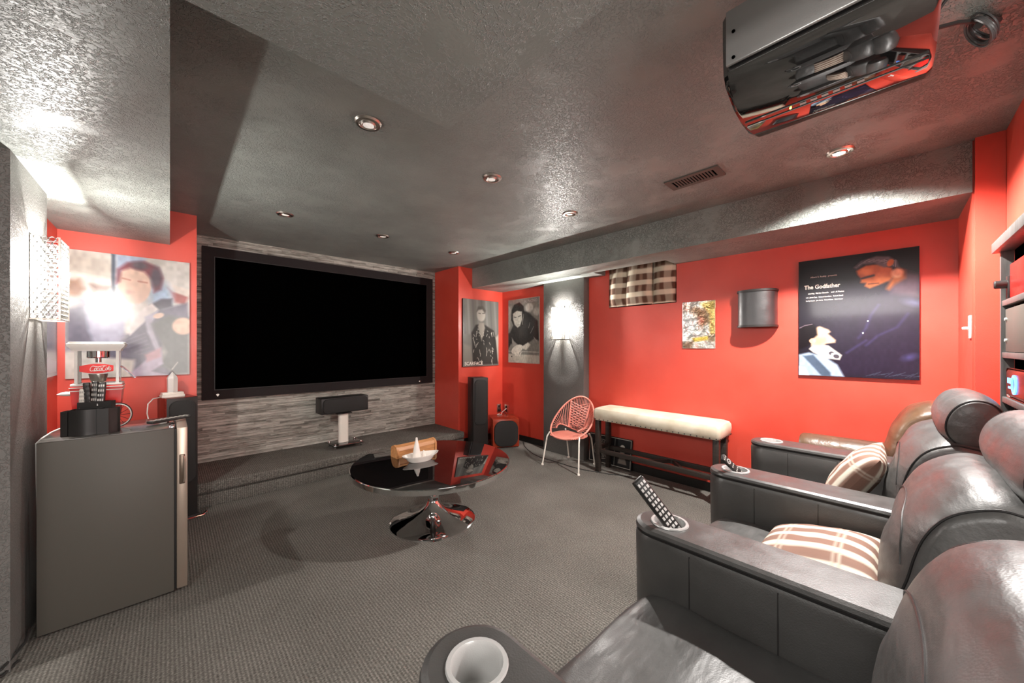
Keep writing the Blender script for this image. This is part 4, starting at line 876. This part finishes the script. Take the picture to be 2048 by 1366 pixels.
# ------------------------------------------------------------------ recliners
def arm_outline(w_, y0, y1, n=14):
    P = [(w_, y1)]; 
    for k in range(n+1):
        a = PI*k/n; P.append((w_*math.cos(a), y0-w_*0.95+w_*0.95*math.sin(a)))
    P.append((-w_, y1)); return P
def arm(parent, x, z1=0.65, w_=0.090, y0=0.64, y1=-0.29, cup=True, m=None):
    m = m or LEATHER2
    O = arm_outline(w_, y0, y1); cx, cy = 0, (y0+y1)/2
    # densify the straight sides
    def ring(d, z, wav=0):
        R = []
        for k, (a, b) in enumerate(O):
            R.append((a*(1-d/w_), cy+(b-cy)*(1-d/((y0-y1)/2)), z))
        return R
    mb = MB(); mb.loft([ring(0.006,0.03), ring(0.0,0.06), ring(0.0,0.30), ring(-0.003,0.52), ring(-0.004,z1-0.045), ring(0.004,z1-0.027)], cap=False)
    tp = MB(); tp.loft([ring(0.002,z1-0.025), ring(-0.004,z1-0.016), ring(-0.001,z1-0.006), ring(0.010,z1)], cap=False)
    bm = bmesh.new(); outer = [bm.verts.new(p) for p in ring(0.010, z1)]
    es = [bm.edges.new((outer[i], outer[(i+1) % len(outer)])) for i in range(len(outer))]
    if cup:
        cyc = y0-0.105; inn = [bm.verts.new((0.052*math.cos(2*PI*k/28), cyc+0.052*math.sin(2*PI*k/28), z1)) for k in range(28)]
        es += [bm.edges.new((inn[i], inn[(i+1) % 28])) for i in range(28)]
    bmesh.ops.triangle_fill(bm, edges=es, use_beauty=True); bm.verts.index_update()
    tp.add([v.co for v in bm.verts], [[v.index for v in f.verts] for f in bm.faces]); bm.free()
    o = mb.build('arm', m, parent, (x,0,0)); tp.build('arm_pad', m, o)
    MB().tube([(a*1.0, b, z1-0.026) for a, b in O], 0.0035, 6).build('piping', SEAM, o)
    sm_ = MB()
    for yy in (0.42, 0.20):
        for sx in (-1, 1): sm_.tube([(sx*(w_+0.003),yy,z1-0.04),(sx*(w_+0.0035),yy,0.52),(sx*(w_+0.0005),yy,0.30),(sx*(w_+0.0005),yy,0.10)], 0.0017, 5)
    sm_.build('stitching', THREAD, o)
    if cup:
        MB().lathe([(0.060,z1+0.001),(0.058,z1+0.005),(0.050,z1+0.005),(0.047,z1-0.002),(0.045,z1-0.070),(0.001,z1-0.072)], (0,cyc,0), 32, cap=False).build('cup_holder', CUPM, o)
    return o
CUPM = fine('grey_cup_plastic', (0.50, 0.50, 0.49), 0.28, metal=0.2)
def smooth_ring(P, n=56):
    """closed Catmull-Rom resample"""
    m_ = len(P); out = []
    for k in range(n):
        s_ = k/n*m_; i = int(s_); f = s_-i; p0, p1, p2, p3 = [Vector(P[(i+j) % m_]) for j in (-1,0,1,2)]
        out.append(0.5*((2*p1)+(-p0+p2)*f+(2*p0-5*p1+4*p2-p3)*f*f+(-p0+3*p1-3*p2+p3)*f**3))
    return out
def sweepx(P2, w_, crown, n=56, nx=30, wr=0.0, seed=0, edge=1.0):
    ring = smooth_ring([(a, b, 0) for a, b in P2], n); cy = sum(p.x for p in ring)/n; cz = sum(p.y for p in ring)/n
    rings = []
    for i in range(nx+1):
        s_ = -math.cos(PI*i/nx); x = s_*w_/2; d = crown*(1-max(0, 1-abs(s_)**3.2)**0.5)*edge
        R = []
        for k, p in enumerate(ring):
            a, b = p.x-cy, p.y-cz; L = math.hypot(a, b); f = (L-d)/L
            q = Vector((x, cy+a*f, cz+b*f))
            if wr: q += Vector((0, a/L, b/L))*wr*(1-abs(s_)**4)*(mnoise.noise(Vector((x*2.2+seed, q.y*7, q.z*9)))+0.5*mnoise.noise(Vector((x*5+seed, q.y*16, q.z*18))))
            R.append(tuple(q))
        rings.append(R)
    return rings
SEATP = [(0.570,0.10),(0.588,0.25),(0.590,0.37),(0.575,0.425),(0.54,0.452),(0.45,0.468),(0.30,0.468),(0.12,0.460),(-0.02,0.45),(-0.04,0.30),(-0.02,0.10),(0.28,0.08)]
BACKP = [(0.02,0.45),(0.020,0.60),(0.000,0.71),(-0.034,0.81),(-0.080,0.88),(-0.14,0.916),(-0.20,0.922),(-0.285,0.88),(-0.320,0.70),(-0.315,0.40),(-0.25,0.25),(-0.08,0.30)]
def recl_back(parent, x, w_, m, seed, pip=True):
    rg = sweepx(BACKP, w_, 0.062, wr=0.013, seed=seed)
    MB().loft(rg).build('backrest', m, parent, (x,0,0))
    if pip:
        for e in (3, -4):
            R = rg[e]; P = [R[k] for k in range(0, 40)]
            o = 0.0015
            MB().tube([(p[0], p[1], p[2]) for p in P], 0.0035, 6).build('back_piping', SEAM, parent, (x,0,0))
    # lumbar seam
    mid = len(rg)//2
    pts = []
    for i in range(5, len(rg)-5):
        R = rg[i]; s_ = (i-5)/(len(rg)-11); kf = 9.0 + 5.0*math.sin(PI*s_)**0.6; k = int(kf); f = kf-k; q = Vector(R[k]).lerp(Vector(R[k+1]), f); pts.append((q.x, q.y+0.0012, q.z))
    MB().tube(pts, 0.0022, 5).build('seam', THREAD, parent, (x,0,0))
def headrest(parent, x, w_, seed, dy=0):
    P = [(-0.21+dy+0.080*math.cos(a)-0.012*math.sin(a), 0.968+0.100*math.sin(a)) for a in [2*PI*k/14 for k in range(14)]]
    rg = sweepx(P, w_, 0.030, 44, 26, 0.006, seed, 0.75)
    MB().loft(rg).build('headrest', LEATHER, parent, (x,0,0))
    hp = children(parent)
    for e in (2, -3): MB().tube(rg[e], 0.0038, 6, True).build('headrest_piping', SEAM, parent, (x,0,0))
    MB().box((-0.10,-0.25+dy,0.86), (-0.07,-0.21+dy,0.95)).box((0.07,-0.25+dy,0.86), (0.10,-0.21+dy,0.95)).build('headrest_bracket', BLACKP, parent, (x,0,0))
t = thing('recliner_row', 'row of three joined black leather theatre recliners with cup holders', 'recliner', (0,0,0))
AX = [0.420, 1.232, 1.992, 2.765]
for k, x in enumerate(AX): arm(t, x, w_=0.097 if k == 0 else 0.088, y0=0.642 if k == 0 else 0.622)
for k in range(3):
    x = (AX[k]+AX[k+1])/2; w_ = AX[k+1]-AX[k]-0.18
    MB().loft(sweepx(SEATP, w_+0.012, 0.035, wr=0.010, seed=k*7+1, edge=0.8)).build('seat_cushion', LEATHER, t, (x,0,0))
    recl_back(t, x, w_+0.03, LEATHER, k*5+2); headrest(t, x, w_-0.02, k*3+1, (-0.03,-0.058,0.0)[k])
MB().box((AX[0]-0.06,-0.29,0.0), (AX[3]+0.06,0.40,0.06), 0.01).build('base', BLACKP, t)
# brown chair against the wall
t = thing('brown_armchair', 'worn brown leather armchair squeezed between the recliners and the red wall', 'armchair', (0,0,0))
P = [(0.10*math.sin(a), 0.545+0.10*math.cos(a)) for a in [2*PI*k/20 for k in range(20)]]
rg = []
for yy, s_ in ((-0.262,0.9),(-0.25,1),(0.0,1.02),(0.38,1.0),(0.42,0.97),(0.435,0.85)): rg.append([(3.235+a*s_, yy, 0.545+(b-0.545)*s_) for a, b in P])
MB().loft(rg).box((3.15,-0.26,0.05), (3.32,0.40,0.52), 0.02).build('arm', BROWNL, t)
MB().box((2.875,-0.10,0.05), (3.14,0.40,0.42), 0.03, 3).build('seat_cushion', BROWNL, t)
MB().loft(sweepx([(max(a, -0.25+0.05*(a+0.32))-0.01, b if b < 0.5 else b+0.01) for a, b in BACKP], 0.44, 0.055, wr=0.012, seed=77)).T((3.115,0.02,0)).build('backrest', BROWNL, t)

# ------------------------------------------------------------------ pillows
def pillow(label, loc, rot, w_, h_, th, seed):
    n = 44; vs = []; cols = []; fs = []
    ca, cb, cc = Vector(lin((138, 106, 92))), Vector(lin((222, 213, 196))), Vector(lin((196, 170, 150)))
    for side in (1, -1):
        for j in range(n+1):
            for i in range(n+1):
                u, v = i/n*2-1, j/n*2-1
                e = max(0, (1-abs(u)**2.6))*max(0, (1-abs(v)**2.6)); hgt = th*e**0.55
                pin = 1-0.07*(1-abs(u*v)) if max(abs(u), abs(v)) > 0.9 else 1-0.02
                x = u*w_/2*(1-0.06*(1-v*v)*(abs(u)**3)); y = v*h_/2*(1-0.06*(1-u*u)*(abs(v)**3))
                z = side*(hgt+0.004*mnoise.noise(Vector((u*3, v*3, seed+side)))*e)
                vs.append((x, y, z))
                s_ = 0.5+0.5*math.tanh(9*(math.sin(PI*(v*5.0+0.4))-0.30)); s2 = math.exp(-((abs(u)-0.42)/0.018)**2); s3 = math.exp(-((abs(u)-0.50)/0.018)**2)
                c = ca.lerp(cb, s_); c = c.lerp(cc if s_ > 0.5 else cb, min(1, (s2+s3))*0.55)
                cols.append((*c, 1))
        o_ = 0 if side == 1 else (n+1)**2
        fs += [(o_+j*(n+1)+i, o_+j*(n+1)+i+1, o_+(j+1)*(n+1)+i+1, o_+(j+1)*(n+1)+i) for j in range(n) for i in range(n)]
    me = cmesh('throw_pillow', vs, fs, cols, FABRIC)
    o = link('throw_pillow', me); o.location = loc; o.rotation_euler = rot; tag(o, label, 'pillow', 'striped throw pillows on the recliners'); return o
R = math.radians
def lay(o, loc, tilt, roll=0, yaw=0):
    o.matrix_world = Matrix.Translation(loc) @ Matrix.Rotation(R(yaw), 4, 'Z') @ Matrix.Rotation(R(tilt), 4, 'X') @ Matrix.Rotation(R(roll), 4, 'Y') @ Matrix.Rotation(PI/2, 4, 'Z')
o = pillow('brown and cream striped pillow lying flat in the middle recliner', (0,0,0), (0,0,0), 0.33, 0.46, 0.062, 1); lay(o, (1.61,0.175,0.538), -12, 3)
o = pillow('brown and cream striped pillow propped upright against the farthest recliner back', (0,0,0), (0,0,0), 0.34, 0.34, 0.070, 5); lay(o, (2.36,0.115,0.632), 122, 6, -6)
# remotes in cup holders
r2 = remote('remote_control', 'long silver-keyed remote standing in the cup holder of the second arm', 0.22, 0.046, 0.020, 11, 3, LETS)
def aim(o, base, tip, up):
    d = (Vector(tip)-Vector(base)); L = d.length; y = d.normalized(); x = y.cross(Vector(up)).normalized(); z = x.cross(y)
    M_ = Matrix((x, y, z)).transposed().to_4x4(); M_.translation = Vector(base)+d/2; o.matrix_world = M_
aim(r2, (1.235,0.500,0.625), (1.166,0.600,0.785), (-0.6,-0.5,0.6))
r3 = remote('remote_control', 'small black remote standing in the cup holder of the third arm', 0.13, 0.036, 0.014, 5, 3, LETG)
aim(r3, (1.995,0.500,0.630), (1.925,0.560,0.715), (-0.5,-0.6,0.7))
MB().lathe([(0.011,0),(0.013,0.0005),(0.013,0.002),(0.008,0.002)], (0,0.03,0.014), 16, cap=False).build('dial_ring', LETS, r3)

# ------------------------------------------------------------------ projector (hung upside down)
t = thing('projector', 'glossy black ceiling-mounted projector overhead', 'projector', (1.2,0.16,C))
off = Vector((-1.2,-0.16,-C))
prof = [(1.034,2.100),(1.034,2.036),(1.040,1.955),(1.060,1.930),(1.133,1.903),(1.22,1.895),(1.30,1.902),(1.363,1.918),(1.40,1.96),(1.40,2.100)]
def pend(y, s=0.0): return [(a+(1.2-a)*s, y, b+(2.02-b)*s) for a, b in prof]
LY0, LY1 = -0.06, 0.30
def shellp(idx):
    n = len(idx); mb = MB(); P = [prof[i] for i in idx]
    return [(a, LY1, b) for a, b in P], [(a, LY0, b) for a, b in P]
MB().loft([pend(LY1,0.06), pend(LY1-0.012,0), pend(LY0,0), pend(LY0-0.01,0.05)]).T(off).build('shell', PROJ, t)
MB().box((1.024,LY0+0.01,1.962), (1.0335,LY1-0.012,2.10), 0.003).T(off).build('side_cover', PROJ2, t)
MB().box((1.0215,LY0+0.06,2.0), (1.0245,0.10,2.075)).T(off).build('rating_label', PROJ2, t)
tl = MB()
for k in range(9): tl.box((1.0208,0.0,2.006+0.0075*k), (1.0216,0.0+0.08*random.uniform(0.6,1),2.0085+0.0075*k))
tl.T(off).build('fine_print', LETG, t)
MB().lathe([(0.004,0),(0.004,0.003)], (1.0215,LY1-0.03,2.04), 10, 'x').lathe([(0.004,0),(0.004,0.003)], (1.0215,LY1-0.03,1.975), 10, 'x').T(off).build('screw', SCREEN, t)
def bz_(a): # point on bottom between profile pts
    xs = [p[0] for p in prof[3:8]]; zs = [p[1] for p in prof[3:8]]; return float(np.interp(a, xs, zs))
for xx in (1.205, 1.228):
    MB().tube([(xx, LY1-0.012, bz_(xx)-0.0006), (xx, LY0, bz_(xx)-0.0006)], 0.0022, 6).T(off).build('groove_trim', CHROME, t)
ic = MB()
for k in range(6): ic.box((1.212,0.165-0.022*k,bz_(1.216)-0.0012), (1.221,0.152-0.022*k,bz_(1.216)-0.0002))
ic.T(off).build('control_keys', LETG, t)
MB().ball((1.216,0.185,bz_(1.216)-0.001), 0.0025, 8).T(off).build('status_led', LEDY, t)
MB().lathe([(0.045,0),(0.045,0.012)], (1.25,LY1-0.005,2.02), 28, 'y').lathe([(0.034,0.012),(0.03,0.018)], (1.25,LY1-0.005,2.02), 28, 'y').T(off).build('lens', GLOSSB, t)
MB().lathe([(0.02,2.09),(0.02,C-0.01)], (1.2,0.12,0), 16).lathe([(0.07,C-0.012),(0.07,C)], (1.2,0.12,0), 24).T(off).build('ceiling_mount', BLACKP, t)
tag(MB().tube([(1.40,-0.03,2.06),(1.50,-0.05,2.10),(1.60,-0.08,2.17),(1.70,-0.14,2.215),(1.76,-0.18,2.23)], 0.006).build('projector_cable', BLACKP), 'thick black cable from the projector to the coiled bundle', 'cable')
tag(MB().tube([(1.40,0.02,2.0),(1.45,0.02,2.0),(1.50,-0.01,2.03),(1.54,-0.05,2.10),(1.56,-0.10,2.20),(1.56,-0.14,2.255)], 0.004).build('projector_cable', BLACKP), 'thin black cable rising from the projector to the ceiling', 'cable')
tag(MB().box((1.395,0.012,1.990), (1.43,0.028,2.008), 0.003).build('cable_plug', WHITE), 'white plug at the right end of the projector', 'plug')
cb = MB()
for k in range(9):
    ph = random.uniform(-.4,.4); q_ = random.uniform(0.8,1.1); cb.tube([(1.775+q_*0.050*math.cos(a+ph)+0.004*k, -0.185+q_*0.026*math.sin(a+ph)-0.002*k, 2.20+q_*0.036*math.sin(a)+0.004*k) for a in [2*PI*i/28 for i in range(28)]], 0.0030, 6, True)
cb.tube([(1.77,-0.185,2.22),(1.80,-0.20,2.25),(1.85,-0.23,2.255)], 0.010)
tag(cb.build('cable_bundle', fine('grey_cable', (0.10,0.10,0.10), 0.25)), 'coiled bundle of black cable hanging from the ceiling', 'cable')

# ------------------------------------------------------------------ media shelf at the right edge
t = thing('media_shelf', 'dark open media shelf at the right edge of the room', 'shelf', (2.3,-0.34,0.3))
off = Vector((-2.3,0.34,-0.3))
SG = wood('charcoal_wood', (0.07,0.066,0.062), (0.13,0.125,0.12), 0.4, (20,20,2))
x0 = 2.05
yb = -0.372
MB().box((x0,-0.374,1.668), (2.70,-0.318,1.712), 0.002).T(off).build('top', SG, t)
MB().box((2.652,-0.373,0.30), (2.676,-0.338,1.668)).T(off).build('side_panel', SG, t)
MB().box((2.05,-0.373,0.30), (2.074,-0.338,1.668)).T(off).build('side_panel', SG, t)
MB().box((2.074,-0.3745,0.30), (2.652,-0.3735,1.668)).T(off).build('back_panel', SCREEN, t)
for zz in (1.438, 1.212, 1.018): MB().box((2.074,-0.373,zz-0.012), (2.652,-0.340,zz+0.012), 0.002).T(off).build('shelf_board', SG, t)
tag(MB().box((2.20,-0.372,1.452), (2.585,-0.352,1.60), 0.006).build('case', REDP), 'glossy red equipment case on the top compartment of the media shelf', 'case')
t2 = thing('stereo_knob_unit', 'black knobbed unit in front of the red case on the media shelf', 'stereo', (2.60,-0.35,1.452))
MB().box((-0.02,-0.020,0), (0.02,0.004,0.10), 0.003).build('body', BLACKP, t2); MB().lathe([(0.018,0),(0.018,0.03),(0.014,0.034)], (0,0.004,0.065), 16, 'y').build('knob', BLACKP, t2)
t2 = thing('amplifier', 'bronze-grey amplifier on the second compartment of the media shelf', 'amplifier', (2.40,-0.36,1.2265))
MB().box((-0.22,-0.010,0), (0.225,0.014,0.185), 0.003).build('body', FRIDGE, t2); MB().lathe([(0.006,0),(0.006,0.006)], (0.20,0.014,0.14), 10, 'y').lathe([(0.006,0),(0.006,0.006)], (0.20,0.014,0.05), 10, 'y').build('knob', WHITE, t2)
t2 = thing('disc_player', 'dark red player with blue display on the lower media shelf', 'player', (2.42,-0.36,1.032))
MB().box((-0.22,-0.010,0), (0.22,0.012,0.125), 0.02, 4).build('body', MAHOG, t2)
MB().box((0.10,0.0115,0.062), (0.175,0.0135,0.085), 0.0008).box((0.10,0.0115,0.04), (0.16,0.0135,0.05), 0.0008).build('display', LEDB, t2); MB().lathe([(0.040,0),(0.040,0.004),(0.03,0.005),(0.03,0)], (0.05,0.012,0.062), 28, 'y', False).build('dial_ring', LEDB, t2)
